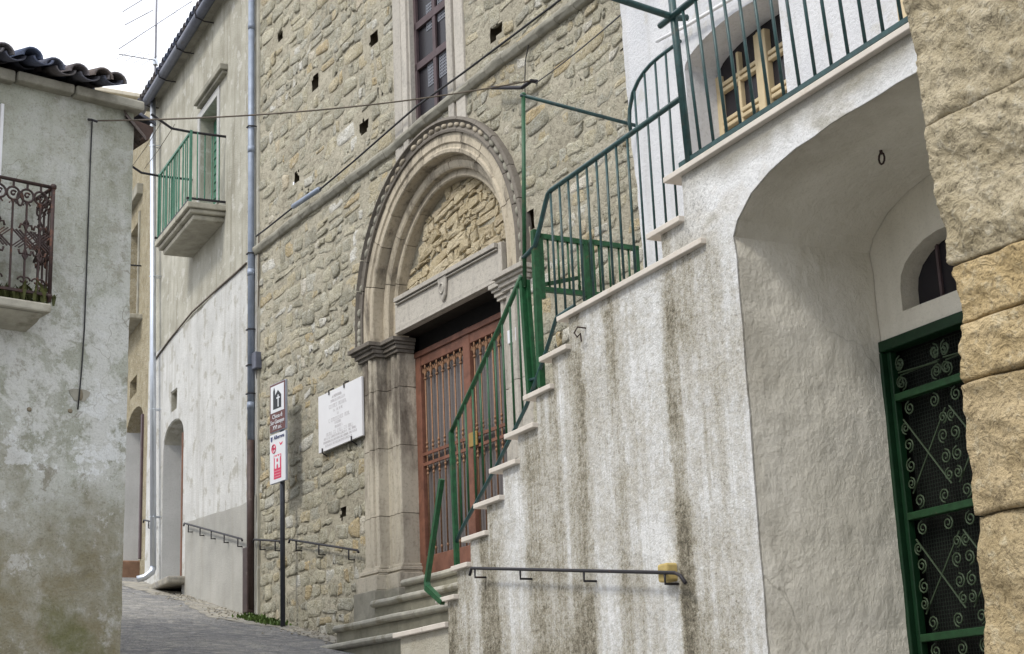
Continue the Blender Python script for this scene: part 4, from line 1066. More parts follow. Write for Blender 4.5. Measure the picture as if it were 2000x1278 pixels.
for ta, tb in zip(tops_, tops_[1:]):
    va_, vb_ = ta-.02, tb+.02; full = (va_-vb_) > .4
    for k in range(3):
        x0 = GU0+.086+pw*k; x1 = x0+pw; xm = (x0+x1)/2
        a, b, m0 = va_, vb_, (va_+vb_)/2
        for pa, pb, dd in (((x0+.02, a-.09), (x1-.02, b+.09), .020), ((x1-.02, a-.09), (x0+.02, b+.09), .032)):
            part('diagonal', MB().tube([(pa[0], GD+dd, pa[1]), (xm, GD+dd, m0), (pb[0], GD+dd, pb[1])], .0045, 5), GRILLE, DG)
        for cx, sd in ((x0+.075, 1), (x1-.075, -1)):
            for q2 in ((a-.135, -1), (b+.135, 1)):
                part('scroll', MB().tube(spiral((cx-sd*.045, q2[0]), -sd, q2[1], .030), .0045, 5), GRILLE, DG, smooth=True)
            for cy, tt in ((a-.045, 1), (b+.045, -1)) + (((m0+.05, -1), (m0-.05, 1)) if full else ()):
                q = cx-sd*.035 if abs(cy-m0) < .06 else cx
                part('scroll', MB().tube(spiral((q, cy), sd, tt, .036), .0045, 5), GRILLE, DG, smooth=True)

# ------------------------------------------------------------------ the outside stair, its pier and arch
SW = thing('stairway', 'white roughcast outside stair with marble treads, pier and arched landing', 'stairway', W3, (-1, 0, 1.25))
ris = [(-3.046, 2.446), (-2.881, 2.605), (-2.671, 2.783), (-2.407, 2.945), (-2.166, 3.125), (-1.939, 3.305), (-1.686, 3.475), (-1.462, 3.658), (-1.242, 3.838), (-.205, 4.02), (.022, 4.193)]
# (riser position, level of the tread it rises from)
lev = [2.605, 2.783, 2.945, 3.125, 3.305, 3.475, 3.658, 3.838, 4.02, 4.193, 4.435]
TH = .030
ol = [(-3.046, .6)]
for (ru_, fr_), top in zip(ris, lev):
    ol += [(ru_, fr_-TH if len(ol) > 1 else fr_-TH), (ru_, top-TH)]
ol += [(3.6, 4.435-TH), (3.6, .6), (2.55, .6), (2.55, 3.95), (2.48, 4.08), (2.3, 4.17), (2.05, 4.222), (1.785, 4.228), (1.466, 4.226), (1.227, 4.222), (.967, 4.205), (.761, 4.170), (.599, 4.116), (.472, 4.024), (.425, 3.955), (.44, 3.85), (.44, 3.2), (.436, 1.99), (.436, .6)]
body = MB().prism(rough(ol, .10, .007), 0, DW-.004)
part('roughcast_wall', body, STAIRPL, SW)
_m = STAIRPL.node_tree
tl = [-3.16, -2.903, -2.744, -2.527, -2.287, -2.055, -1.798, -1.563, -1.327, -.302, -.099]
for i, (a, top) in enumerate(zip(tl, lev)):
    b = ris[i+1][0]+.0 if i+1 < len(ris) else 3.6
    if i == 8: b = .20
    if i < 8: b += .012
    mb = MB().box(a, b, -.034+rnd.uniform(-.005, .005), DW-.006, top-TH+rnd.uniform(-.001, .001)*0, top)
    part('landing_slab' if i in (8, 10) else 'tread', mb, MARBLE, SW, bevel=.004)
# low foot of the stair with its own marble edge
T9 = W3.px(766, 1238, -.03)[0]
part('foot_wall', MB().prism(rough([(T9+.05, .6), (-3.055, .6), (-3.055, 2.412), (T9+.05, 2.412)], .1, .012), .01, .6), m_plaster('dirty_plaster', (.34,.31,.24), (.50,.48,.42), ((.30,.22,.14), .56, .7), .5, .014), SW)
part('tread', MB().box(T9, -3.42, -.03, .6, 2.413, 2.446), MARBLE, SW, bevel=.005)
part('tread', MB().box(-3.414, -3.05, -.026, .6, 2.413, 2.448), MARBLE, SW, bevel=.005)
hkx = W3.px(1142, 650)
part('wall_hook', MB().tube([(hkx[0]+.02, .02, hkx[1]+.02), (hkx[0]+.01, -.05, hkx[1]+.025), (hkx[0]-.02, -.055, hkx[1]), (hkx[0], -.05, hkx[1]-.03), (hkx[0]+.03, -.045, hkx[1]-.015), (hkx[0]+.02, -.035, hkx[1]-.06)], .005, 5), RUSTIRON, SW)
rgp = W3.px(1724, 328, .40)
part('ceiling_ring', MB().tube([(rgp[0]+.02*math.cos(a), .40, 4.17+.028*math.sin(a)) for a in np.linspace(0, 6.28, 11)[:-1]]+[], .005, 5, closed=True), RUSTIRON, SW)
part('ceiling_hook', MB().tube([(rgp[0], .40, 4.25), (rgp[0], .40, 4.19)], .008, 5), RUSTIRON, SW)

# railing of the stair and the landing
PD = .05
RA = thing('stair_railing', 'dark green iron railing along the stair flight and landing with quarter-round panel', 'railing', W3, (-1.3, PD, 4.02))
def P3(l, d=PD): return [(a, d, b) for a, b in l]
arail = [(-1.861, 4.545), (-1.79, 4.555), (-1.701, 4.575), (-1.62, 4.68), (-1.537, 4.80), (-1.505, 4.838), (-1.46, 4.850), (-.9, 4.850), (-.01, 4.853)]
part('top_rail', MB().tube(P3(arail), .0155, 8), GREENB, RA, smooth=True)
lrail = [(-1.90, 4.44), (-2.2, 4.222), (-2.6, 3.955), (-2.853, 3.791), (-3.012, 3.685)]
part('top_rail', MB().tube(P3(lrail), .0165, 8), GREEN, RA, smooth=True)
part('end_post', MB().bar((-3.012, PD, 3.685), (-2.99, PD, 2.80), .030), GREEN, RA)
part('end_loop', MB().tube([(-3.035, -.02, 3.37), (-3.30, -.03, 2.735), (-3.285, -.035, 2.69), (-3.055, -.03, 2.57)], .022, 4, rot=.78), GREEN, RA)
lb = [(-3.02, 2.93), (-2.889, 3.03), (-2.35, 3.34), (-1.91, 3.625), (-1.76, 3.76), (-1.635, 3.885), (-1.473, 4.062), (-1.25, 4.075)]
part('bottom_rail', MB().tube(P3(lb), .0125, 8), GREENB, RA, smooth=True)
part('bottom_rail', MB().tube(P3([(-1.25, 4.055), (-.33, 4.055)]), .009, 6), GREENB, RA, smooth=True)
part('rail_bracket', MB().tube(P3([(-1.77, 3.765), (-1.87, 3.775)]), .010, 6), GREENB, RA)
def ival(L, u): return float(np.interp(u, [a for a, b in L], [b for a, b in L]))
for u in [-3.012+.117*k for k in range(1, 10)]:
    part('baluster', MB().tube(P3([(u, ival(sorted(lb), u)), (u, ival(sorted(lrail), u))]), .0075, 6), GREEN, RA, smooth=True)
src = None
for u in [-1.471, -1.358, -1.250, -1.136, -1.022, -.91, -.80, -.684, -.56]:
    if src is None: src = part('baluster', MB().tube(P3([(u, 4.06 if u > -1.45 else 4.07), (u, 4.85)]), .0075, 6), GREENB, RA, smooth=True); us_ = u
    else: again(src, (u-us_, 0, 0))
arc = [(-.515, 4.851), (-.525, 4.92), (-.515, 4.99), (-.47, 5.072), (-.405, 5.118), (-.341, 5.142), (-.27, 5.157), (-.18, 5.162), (.03, 5.160)]
part('arched_rail', MB().tube(P3(arc), .011, 6), GREENB, RA, smooth=True)
for u in (-.452, -.339, -.226, -.118):
    lo_ = 4.03 if u < -.31 else 4.20 if u < -.1 else 4.44
    part('baluster', MB().tube(P3([(u, lo_), (u, min(5.155, ival(sorted(arc)[1:], u)))]), .0065, 6), GREENB, RA, smooth=True)

BR = thing('balcony_railing', 'dark green balcony railing with round corner post above the arch', 'railing', W3, (.05, .03, 4.44))
part('corner_post', MB().tube([(.020, .01, 5.75), (.060, .03, 4.46)], .021, 10), GREENB, BR, smooth=True)
part('top_rail', MB().tube([(-.075, .0, 5.285), (3.0, .0, 5.275)], .018, 8), GREENB, BR, smooth=True)
part('bottom_rail', MB().bar((-.03, .035, 4.487), (3.0, .035, 4.492), .024), GREENB, BR)
def dsolve(fr, x, y, u, lo=-1.5, hi=1.5):
    for _ in range(50):
        m_ = (lo+hi)/2
        if (fr.px(x, y, m_)[0]-u)*(fr.px(x, y, lo)[0]-u) > 0: lo = m_
        else: hi = m_
    return m_
od = dsolve(W3, 1212, 0, .035); ov = W3.px(1212, 0, od)[1]; dv = (ov-5.285)/(od-.03)
part('outrigger', MB().tube([(.035, .10, 5.30), (.035, .03, 5.285), (.035, od, ov), (.035, od*2.2, 5.285+dv*(od*2.2-.03))], .0185, 8), GREENB, BR, smooth=True)
src = None
for k in range(24):
    u = .160+.1195*k
    if src is None: src = part('baluster', MB().tube([(u, .035, 4.49), (u-.012, -.0, 5.28)], .0085, 6), GREENB, BR, smooth=True)
    else: again(src, (u-.160, 0, 0))
single('clothes_tube', MB().tube([W3.pxd(1283, 81, DW-.05), W3.pxd(1345, 48, DW-.05), W3.pxd(1430, -3, DW-.05), W3.pxd(1500, -45, DW-.05)], .012, 8), WHITEPAINT, 'thin white tube fixed to the white house above its window', 'tube', W3, W3.pxd(1345, 48, DW-.05), smooth=True)

# gate at the head of the flight
GT_ = thing('gate', 'two-leaf green iron gate closing the landing at the head of the stair', 'gate', W3, (-1.72, .4, 3.75))
gx = -1.722
def gp(d, v): return (gx, d, v)
part('hinge_post', MB().bar((gx, .06, 3.70), (gx+.005, .06, 4.68), .038), GREEN, GT_)
def leaf(d0, d1):
    L = part('leaf', MB().bar(gp(d0, 4.648), gp(d1, 4.640), .030), GREEN, GT_)
    part('stile', MB().bar(gp(d0+.016, 4.25), gp(d0+.016, 4.655), .030), GREEN, L)
    part('stile', MB().bar(gp(d1-.016, 4.25), gp(d1-.016, 4.645), .030), GREEN, L)
    part('bottom_rail', MB().bar(gp(d0+.03, 4.31), gp(d1-.03, 4.31), .030), GREEN, L)
    n = 4
    for k in range(n):
        d = d0+(d1-d0)*(k+1)/(n+1)
        part('gate_bar', MB().tube([gp(d, 4.31), gp(d, 4.64)], .007, 6), GREEN, L, smooth=True)
leaf(.08, .425); leaf(.435, .79)
part('lock_box', MB().box(gx-.03, gx+.012, .40, .46, 4.29, 4.40), GREEN, GT_, bevel=.006)
part('brace', MB().bar((gx, .09, 4.335), (gx-.10, .40, 4.44), .024), GREEN, GT_)
part('hook', MB().tube([(gx-.02+.025*math.cos(a)*(1-a/9), .37, 4.36+.035*math.sin(a)*(1-a/9)) for a in np.linspace(1, 6.2, 12)], .005, 5), GREEN, GT_)
FT = thing('overhead_frame', 'tall slim green post and overhead bar framing the stair gate', 'frame', W3, (-1.86, PD, 3.66))
part('lower_post', MB().bar((-1.853, PD, 3.66), (-1.888, PD, 4.405), .034), GREEN, FT)
part('lower_post', MB().bar((-1.815, PD+.02, 3.66), (-1.856, PD+.02, 4.405), .022), GREEN, FT)
part('tall_post', MB().tube([(-1.862, PD, 4.36), (-1.763, PD, 5.585)], .0135, 8), GREEN, FT, smooth=True)
part('cross_bar', MB().tube([(-1.763, PD-.02, 5.585), W3.pxd(1243, 246, DW-.01)], .0125, 8), GREENB, FT, smooth=True)
part('post_cap', MB().ball((-1.763, PD, 5.59), .02, .02, .014), GREEN, FT)

# ------------------------------------------------------------------ stone house on the right
GZ5 = .65
H5 = thing('house', 'weathered golden stone house with large rough quoins at the right edge', 'house', W5, (.8, 0, GZ5))
def edge5(v): return float(np.interp(v, [1.0, 1.815, 2.19, 2.56, 2.74, 2.91, 3.2, 3.75, 5], [-.004, -.004, .008, .03, .05, .045, .0, -.012, -.03]))
def rough_block(u0, u1, v0, v1, amp, seed, edge=.018, nu=None, nv=None, d0=0., depth=.3, leftfn=None, bulge=.012, sl=0.):
    nu = nu or max(6, int((u1-u0)/.017)); nv = nv or max(6, int((v1-v0)/.017)); vs = []; fs = []
    def pt_(a, b, back=False):
        du = noise.noise(V((b*4+seed, v0*3, 2.2)))*.5+noise.noise(V((b*11+seed, v0*3, 9.2)))*.25
        L = (leftfn(v0+(v1-v0)*b) if leftfn else u0)+du*(.026 if leftfn else amp*.25); Rr = u1+du*amp*.25
        u = L+(Rr-L)*a; v = v0+(v1-v0)*b+(noise.noise(V((u*6+seed, seed, 1)))*.006)+sl*(u-u0)
        e = min(min(a, 1-a)*(u1-u0), min(b, 1-b)*(v1-v0))
        q = max(0., 1-e/edge)
        f = noise.fractal(V((u*5+seed, seed*.7, v*7+u*2)), .8, 2.1, 6)*amp*1.15 + noise.ridged_multi_fractal(V((u*9, seed, v*14+u*5)), .9, 2., 4, 1., 2.)*amp*.16 + abs(noise.noise(V((u*3+v*6, seed*3, v*2))))*amp*.8
        d = d0 - bulge*(1-q*q) + edge*.7*q*q - f*(1-.4*q)
        return (u, d0+depth if back else d, v)
    for j in range(nv+1):
        for i in range(nu+1): vs.append(pt_(i/nu, j/nv))
    for j in range(nv):
        for i in range(nu): k = j*(nu+1)+i; fs.append((k, k+1, k+nu+2, k+nu+1))
    loop = [i for i in range(nu+1)]+[(j+1)*(nu+1)-1 for j in range(1, nv+1)]+[nv*(nu+1)+i for i in range(nu-1, -1, -1)]+[j*(nu+1) for j in range(nv-1, 0, -1)]
    n0 = len(vs)
    for k in loop: p = vs[k]; vs.append((p[0], d0+depth, p[2]))
    m_ = len(loop)
    for k in range(m_): fs.append((loop[k], loop[(k+1) % m_], n0+(k+1) % m_, n0+k))
    return MB().add(vs, fs)
rows = [(.7, 1.30), (1.304, 1.63), (1.634, 2.187), (2.193, 2.562), (2.567, 2.737), (2.742, 2.912)]
for i, (a, b) in enumerate(rows):
    cuts = [.0, .62 if i % 2 else .95, 1.5, 2.2]
    for k, (c, d) in enumerate(zip(cuts, cuts[1:])):
        part('quoin' if k == 0 else 'stone', rough_block(c+(.004 if k else 0), d-.004, a, b, .018, i*7.3+k*3.1+2, d0=rnd.uniform(-.012, .012), leftfn=edge5 if k == 0 else None, nu=90 if k == 0 else 20, nv=44 if k == 0 else 20, edge=.008, bulge=.002), ASHLAR, H5, smooth=True)
ups = [(2.915, 3.36), (3.361, 5.0)]
RENDER5 = m_rubble('weathered_render', [(0, (.53,.455,.315)), (.5, (.48,.42,.305)), (1, (.55,.47,.325))], .45, .018, 1.5, (.56,.52,.42))
for i, (a, b) in enumerate(ups):
    cuts = [.0, (.55, .75)[i], 1.4, 2.2]
    for k, (c, d) in enumerate(zip(cuts, cuts[1:])):
        part('quoin' if k == 0 else 'stone', rough_block(c, d, a, b, .026, 50., edge=.002, leftfn=edge5 if k == 0 else None, nu=90 if k == 0 else 24, nv=(70, 190)[i] if k == 0 else (28, 70)[i], bulge=.0, d0=.003*i), RENDER5, H5, smooth=True)
part('wall', MB().box(.06, 4, .06, .6, .3, 5.0), MORTAR, H5)
part('side_wall', MB().box(.06, .5, .6, 1.4, .3, 5.0), MORTAR, H5)

# ------------------------------------------------------------------ pipes, handrails, signs, cables
PX = W1.px(490, 600, -.09)[0]
ptop, pmid, pbot = 13.2, W1.px(488, 868, -.09)[1], W1.px(480, 1192, -.09)[1]
DP = thing('drainpipe', 'blue-grey drainpipe painted brown at its foot where church and plastered house meet', 'drainpipe', W1, (PX, -.09, pbot))
part('upper_pipe', MB().tube([(PX, -.09, pmid), (PX, -.09, ptop)], .047, 12), PIPEBLUE, DP, smooth=True)
part('lower_pipe', MB().tube([(PX, -.09, pbot), (PX, -.09, pmid+.05)], .052, 12), PIPEBROWN, DP, smooth=True)
for y in (250, 497, 645, 715, 770):
    v = W1.px(489, y, -.09)[1]
    part('bracket', MB().tube([(PX-.06, .02, v), (PX-.058, -.09, v), (PX-.04, -.145, v), (PX+.04, -.145, v), (PX+.058, -.09, v), (PX+.06, .02, v)], .010, 5), IRON, DP)
for y in (60, 300, 540, 800): 
    v = W1.px(489, y, -.09)[1]; part('socket', MB().tube([(PX, -.09, v), (PX, -.09, v+.10)], .0525, 12), PIPEBLUE, DP, smooth=True)
gv1 = W1.px(480, 1070, -.12)[1]
part('guard', MB().box(PX-.14, PX+.03, -.15, .0, pbot-.05, gv1), PIPEBROWN, DP, bevel=.012)

gp0 = W2.px(298.5, 205, -.14); gp1 = W2.px(299, 1120, -.14)
GP = thing('drainpipe', 'shiny galvanised drainpipe with a kicked-out foot at the far end of the plastered house', 'drainpipe', W2, (gp1[0], -.14, gp1[1]))
um_ = (gp0[0]+gp1[0])/2
part('pipe', MB().tube([(gp0[0], -.14, gp0[1]+.1), (um_, -.14, (gp0[1]+gp1[1])/2), (gp1[0], -.14, gp1[1]+.06)], .052, 12), GALV, GP, smooth=True)
part('shoe', MB().tube([(gp1[0], -.14, gp1[1]+.10), (gp1[0], -.16, gp1[1]+.02), (gp1[0]-.05, -.26, gp1[1]-.06), (gp1[0]-.09, -.38, gp1[1]-.09)], .056, 12), GALV, GP, smooth=True)
for y in (285, 540, 800, 1010):
    v = W2.px(299, y, -.14)[1]; u = float(np.interp(v, [gp1[1], gp0[1]], [gp1[0], gp0[0]]))
    part('bracket', MB().tube([(u-.06, .02, v), (u-.06, -.14, v), (u, -.20, v), (u+.06, -.14, v), (u+.06, .02, v)], .010, 5), GALV, GP)

def handrail(label, fr, p, q, d, stops, drop, r, endcurve=False, group=None, mount=.0):
    A_, B_ = V((p[0], d, p[1])), V((q[0], d, q[1]))
    o = thing('handrail', label, 'handrail', fr, (A_.x, d, A_.z), group)
    pts = [A_+V((-.03, 0, -.04)), A_, B_]+([B_+V((.05, 0, -.02)), B_+V((.09, 0, -.06))] if endcurve else [B_+V((.03, 0, -.03))])
    part('rail', MB().tube(pts, r, 8), IRON, o, smooth=True)
    for t in stops:
        c = A_+(B_-A_)*t
        part('bracket', MB().tube([c, c+V((0, 0, -drop)), c+V((.0, -d+.02+mount, -drop))], r*.75, 6), IRON, o, smooth=True)
    return o
handrail('black iron handrail bracketed to the streaked stair wall', W3, W3.px(921, 1110, -.075), W3.px(1318, 1119, -.075), -.075, (.02, .285, .61, .96), .055, .0095, True)
u, v = W3.px(1307, 1119, -.02)
single('packing_block', MB().box(u-.045, u+.045, -.062, .01, v-.045, v+.045), WOODBLK, 'small yellow block wedged behind the stair-wall handrail', 'block', W3, (u, -.02, v-.045), bevel=.012)
handrail('short iron handrail between the sign post and the marble steps on the church wall', W1, W1.px(566, 1054, -.09), W1.px(698, 1075, -.09), -.09, (.1, .45, .88), .13, .014)
handrail('iron handrail stub between the blue-grey drainpipe and the sign post', W1, W1.px(496, 1054, -.09), W1.px(545, 1057, -.09), -.09, (.25, .85), .13, .014)
handrail('iron handrail on the grey cement base of the plastered house', W2, W2.px(360, 1022, -.09), W2.px(472, 1053, -.09), -.09, (.08, .3, .5, .72, .94), .12, .014)
handrail('tiny iron handrail behind the foot of the galvanised drainpipe', W2, W2.px(281, 1016, -.09), W2.px(300, 1020, -.09), -.09, (.5,), .12, .014)

# sign post
SF = Frame(-36.5, W1.P(.02, -.28, 0))
ps = SF.px(549, 1000, 0); sv0 = street_z(SF.P(ps[0], 0, 0))-.05
sbt = SF.px(545, 944, 0)[1]; stt = SF.px(544, 747, 0)[1]
SP = thing('sign_post', 'dark sign post with a brown church sign above a white town sign', 'sign', SF, (ps[0], 0, sv0))
part('post', MB().tube([(ps[0], .02, sv0), (ps[0], .02, stt-.05)], .032, 12), m_simple('charcoal_post', (.055,.06,.075), .4, .3, .2, 8), SP, smooth=True)
a0, a1 = SF.px(528.5, 800, -.02)[0], SF.px(559.3, 800, -.02)[0]
bv0, bv1 = (SF.px(529, 849, -.02)[1]+SF.px(559, 836, -.02)[1])/2, (SF.px(528.5, 755, -.02)[1]+SF.px(559, 740, -.02)[1])/2
wv0, wv1 = (SF.px(529, 948, -.02)[1]+SF.px(558, 938, -.02)[1])/2, (SF.px(529, 852, -.02)[1]+SF.px(558, 840, -.02)[1])/2
sw_ = a1-a0; sh_ = bv1-bv0; sc_ = (a0+a1)/2
SB = part('brown_panel', MB().box(a0, a1, -.03, -.0, bv0, bv1), ALU, SP, bevel=.004)
part('face', MB().box(a0+.008, a1-.008, -.034, -.0305, bv0+.008, bv1-.008), SIGNBROWN, SB)
pv0, pv1 = bv1-sh_*.60, bv1-sh_*.05
part('pictogram_field', MB().box(a0+.035, a1-.035, -.037, -.0345, pv0, pv1), SIGNWHITE, SB)
pw_ = sw_-.07; ph = pv1-pv0
chp = [(-.30, -.38), (.30, -.38), (.30, .10), (.06, .30), (-.16, .12), (-.16, .30), (-.23, .44), (-.30, .30)]
part('church_pictogram', MB().prism([(sc_+x*pw_, (pv0+pv1)/2+y*ph) for x, y in chp], -.0395, -.0372), SIGNBLACK, SB)
part('cross', MB().box(sc_+.05*pw_, sc_+.12*pw_, -.0415, -.0396, (pv0+pv1)/2-.33*ph, (pv0+pv1)/2+.12*ph).box(sc_-.04*pw_, sc_+.21*pw_, -.0416, -.0397, (pv0+pv1)/2-.02*ph, (pv0+pv1)/2+.035*ph), SIGNWHITE, SB)
for k, tx in enumerate(('Chiesa di', 'San Giuseppe', 'XVI sec.')):
    text('lettering', tx, sh_*.125, SIGNWHITE, SB, SF, sc_, -.0365, bv0+sh_*(.315-.115*k), width=sw_*(.62, .86, .56)[k])
SWP = part('white_panel', MB().box(a0, a1, -.03, -.0, wv0, wv1), ALU, SP, bevel=.004)
part('face', MB().box(a0+.006, a1-.006, -.034, -.0305, wv0+.006, wv1-.006), SIGNWHITE, SWP)
H_ = wv1-wv0
text('lettering', 'Alberona', H_*.12, SIGNBLUE, SWP, SF, sc_+sw_*.10, -.0365, wv1-H_*.085, width=sw_*.66)
part('crest', MB().prism([(a0+.03, wv1-H_*.05), (a0+.085, wv1-H_*.05), (a0+.08, wv1-H_*.13), (a0+.057, wv1-H_*.155), (a0+.034, wv1-H_*.13)], -.0365, -.0345), SIGNBLUE, SWP)
cx, cv_ = a0+sw_*.27, wv1-H_*.30
part('red_ring', MB().tube([(cx+.05*math.cos(a), -.036, cv_+.055*math.sin(a)) for a in np.linspace(0, 6.283, 19)[:-1]], .008, 5, closed=True), SIGNRED, SWP)
part('red_mark', MB().box(cx-.035, cx+.035, -.0365, -.0345, cv_-.012, cv_+.014).box(cx-.02, cx-.005, -.0365, -.0346, cv_-.03, cv_+.034), SIGNRED, SWP)
cx2 = a0+sw_*.72
part('red_bird', MB().prism([(cx2-.05, cv_+.07), (cx2-.01, cv_+.045), (cx2+.05, cv_+.06), (cx2+.03, cv_+.03), (cx2-.02, cv_+.02)], -.0365, -.0345), SIGNRED, SWP)
q0, q1 = a0+sw_*.27, a0+sw_*.73; r0, r1 = wv0+H_*.08, wv0+H_*.56; rm = r0+(r1-r0)*.42; qm = (q0+q1)/2; qw = q1-q0
part('red_field', MB().box(q0, q1, -.0365, -.0345, r0, r1), SIGNRED, SWP)
tw = [(-.34, 0), (-.12, 0), (-.12, .20), (-.07, .30), (0, .34), (.07, .30), (.12, .20), (.12, 0), (.34, 0), (.34, .82), (.42, .82), (.42, .98), (.26, .98), (.26, .90), (.08, .90), (.08, .98), (-.08, .98), (-.08, .90), (-.26, .90), (-.26, .98), (-.42, .98), (-.42, .82), (-.34, .82)]
part('tower_emblem', MB().prism([(qm+x*qw, rm+(r1-rm)*(.02+y*.95)) for x, y in tw], -.0385, -.0367), SIGNWHITE, SWP)
part('tower_window', MB().box(qm-.10*qw, qm+.10*qw, -.0402, -.0387, rm+(r1-rm)*.48, rm+(r1-rm)*.72), SIGNRED, SWP)
for k in range(3):
    part('text_line', MB().box(q0+.02, q1-.02, -.0385, -.0367, r0+(rm-r0)*(.15+.28*k), r0+(rm-r0)*(.24+.28*k)), m_simple('pink_print', (.68,.25,.30), .5, 0, .05, 5), SWP)

# marble plaque
pu0, pu1, pv0_, pv1_ = 1.115+.09, 2.368+.09, 5.395, 6.125
pu0, pv1_ = W1.px(622, 776, -.07); pu1 = W1.px(706.6, 739.7, -.07)[0]; pv0_ = W1.px(622.4, 886.8, -.07)[1]
pl = single('plaque', MB().box(pu0, pu1, -.075, -.045, pv0_, pv1_), PLAQUE, 'white marble inscription plaque held to the church wall by four iron clamps', 'plaque', W1, ((pu0+pu1)/2, -.05, pv0_), bevel=.004)
for x, s_ in ((.27, 1), (.62, 1), (.10, -1), (.77, -1)):
    u = pu0+(pu1-pu0)*x; v = pv1_ if s_ > 0 else pv0_
    part('clamp', MB().tube([(u-.015, -.0, v+s_*.055), (u-.005, -.05, v+s_*.03), (u, -.083, v+s_*.012), (u, -.083, v-s_*.045)], .009, 5), IRON, pl)
# the engraving is too worn to read from here: rows of letter-sized strokes, with only the heading legible
PW, PH = pu1-pu0, pv1_-pv0_
text('inscription', 'A MEMORIA', .056, ENGRAVE, pl, W1, pu0+PW*.44, -.0765, pv1_-PH*.115, squash=.92, ext=.0008)
r = random.Random(31)
for yy, xx, wd, hh in ((.185, .45, .34, .034), (.275, .46, .40, .046), (.36, .46, .20, .03), (.43, .46, .03, .03), (.515, .48, .46, .046), (.585, .46, .14, .03), (.655, .48, .18, .03), (.735, .50, .62, .044), (.80, .50, .74, .028), (.86, .50, .76, .028), (.92, .46, .60, .028)):
    mb = MB(); u = pu0+PW*(xx-wd/2); ue = pu0+PW*(xx+wd/2); v = pv1_-PH*yy
    while u < ue:
        lw = hh*r.uniform(.5, .8)
        if r.random() < .14: u += hh*.7; continue
        k = r.randrange(4); t = .0055
        mb.box(u, u+t, -.0768, -.0752, v-hh/2, v+hh/2)
        if k in (0, 1): mb.box(u+lw-t, u+lw, -.0768, -.0752, v-hh/2, v+hh/2)
        if k in (1, 2): mb.box(u+t, u+lw-t, -.0768, -.0752, v+hh/2-t, v+hh/2)
        if k in (2, 3): mb.box(u+t, u+lw, -.0768, -.0752, v-hh/2, v-hh/2+t)
        u += lw+hh*.22
    if mb.v: part('inscription', mb, ENGRAVE, pl, kind='stuff')

# cables
a_ = W6.P(hk[0]+.05, -.07, hk[1]); b_ = W1.P(*W1.pxd(1036, 158, -.10))
def sag(p, q, s_, n=24): return [tuple(p+(q-p)*(i/n)+V((0, 0, -4*s_*(i/n)*(1-i/n)))) for i in range(n+1)]
WLD = Frame(90, (0, 0, 0))
wl = [(p[0], p[1], p[2]) for p in sag(a_, b_, .10)]
single('power_cable', MB().tube(wl, .008, 5), CABLE, 'thin twisted cable strung from the corner house across the church front', 'cable', WLD, wl[0], smooth=True)
end = W1.px(1036, 158, -.10); e2 = W1.px(962, 172, -.12)
single('cable_anchor', MB().tube([(end[0]+.02, .02, end[1]), (end[0], -.09, end[1]+.0), (end[0]-.15, -.11, end[1]-.02), (e2[0], -.13, e2[1])], .022, 6), IRON, 'dark anchor sleeve of the twisted cable above the portal arch', 'anchor', W1, (end[0], 0, end[1]))
lc = [W1.pxd(x, y, -.10) for x, y in ((500, 462), (520, 447), (545, 427), (574, 404), (625, 370), (690, 316), (763, 252), (816, 206), (900, 146), (980, 86), (1060, 26), (1120, -20))]
lcz = [(u, d, ledge_v(u)+.20+.03*math.sin(u*2.1)) if u > .6 else (u, d, v) for u, d, v in lc]
single('ledge_cable', MB().tube(lc, .013, 6), BLACK, 'black cable running along the top of the church string course', 'cable', W1, lc[5], smooth=True)
single('cable_sleeve', MB().tube([(u, d-.01, v) for u, d, v in lc[3:5]], .035, 8), PIPEBLUE, 'grey conduit sleeve on the cable left of the arch', 'conduit', W1, lc[3], smooth=True)
dc = [W1.pxd(x, y, -.04) for x, y in ((1034, 80), (1026, 120), (1025, 165), (1026, 190))]
single('drop_wire', MB().tube(dc, .006, 5), BLACK, 'thin wire hanging from the string course to the tall green post', 'wire', W1, dc[-1])
pw2 = [W1.P(*W1.pxd(1046, 163, -.08)), W3.P(*W3.pxd(1240, 5, DW-.03))]
wl2 = [tuple(p) for p in sag(pw2[0], pw2[1], .02, 10)]
single('thin_wire', MB().tube(wl2, .006, 5), BLACK, 'thin dark wire rising from the cable anchor to the white house', 'wire', WLD, wl2[0])
gc = [W1.pxd(x, y, -.03) for x, y in ((505, 455), (505, 560), (504, 640), (503, 690), (502, 740))]
single('wall_cable', MB().tube(gc, .010, 5), CABLE, 'grey cable dropping beside the blue-grey drainpipe to a small box', 'cable', W1, gc[-1], smooth=True)
bx = W1.px(503, 706, -.03)
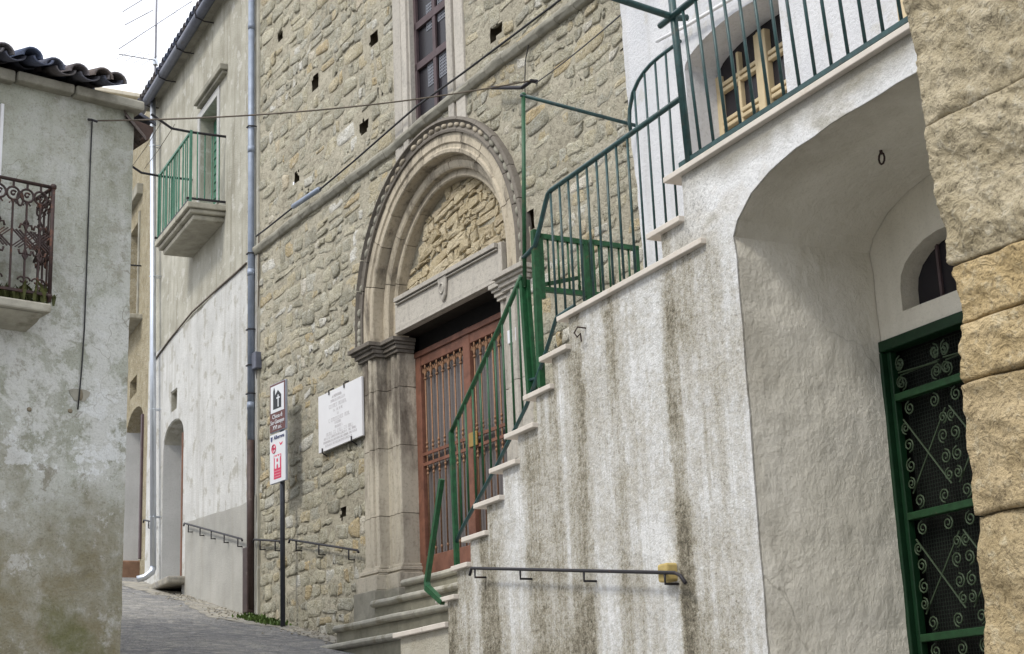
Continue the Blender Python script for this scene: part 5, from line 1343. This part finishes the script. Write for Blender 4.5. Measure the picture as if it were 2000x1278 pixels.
single('junction_box', MB().box(bx[0]-.07, bx[0]+.09, -.10, .01, bx[1]-.12, bx[1]+.12), GUTTER, 'small grey junction box on the church wall beside the drainpipe', 'box', W1, (bx[0], -.03, bx[1]-.12), bevel=.012)
c2 = [W2.pxd(x, y, -.03) for x, y in ((303, 702), (330, 665), (375, 610), (430, 560), (462, 532), (481, 514))]
single('wall_cable', MB().tube(c2, .016, 5), CABLE, 'sagging cable along the top of the limewashed band on the plastered house', 'cable', W2, c2[0], smooth=True)
cl = [W2.P(B0, -DB-.5, RT+.12), W2.P(B1, -DB-.5, RT+.12)]
for k, dd in enumerate((-.35, -.55)):
    p_, q_ = (B0, -DB+dd+.1, RT+.06-.1*dd), (B1, -DB+dd+.1, RT+.06-.1*dd)
    single('clothes_line', MB().tube([p_, ((B0+B1)/2, p_[1], p_[2]-.03), q_], .005, 4), CABLE, ('inner' if k == 0 else 'outer')+' of two thin clothes lines between the arms of the small green balcony', 'clothes line', W2, p_, group='clothes lines of the green balcony')
# weeds at the wall foot
gpts = []
for x, y in ((482, 1196), (500, 1200), (520, 1203), (540, 1208), (530, 1206)):
    u, v = W1.px(x, y, -.2); gpts.append((u, -.2, street_z(W1.P(u, -.2, 0))+.0))
mbw = weeds('weeds', W1, gpts, '', 700, .075, 8)
single('weeds', mbw, LEAF, 'green weeds sprouting at the foot of the church wall by the drainpipe', 'weeds', W1, gpts[2], kind='stuff')
# loose grit along the foot of the church wall
r = random.Random(21); mb = MB()
for _ in range(420):
    u = r.uniform(-5, 3.2); d = -abs(r.gauss(.10, .22))-.02; q = r.uniform(.006, .022)
    p = W1.P(u, d, 0) if u > -1.1 else W2.P(u+1.1, d, 0)
    z = street_z(p)+.012; mb.ball((p.x, p.y, z), q, q*.8, q*.6, 5, 3)
single('gravel', mb, m_simple('pale_grit', (.42,.39,.33), .95, 0, .4, 30), 'loose grit and small stones scattered along the wall foot', 'gravel', WLD, (W1.P(0, -.3, 0).x, W1.P(0, -.3, 0).y, 3.4), kind='stuff')
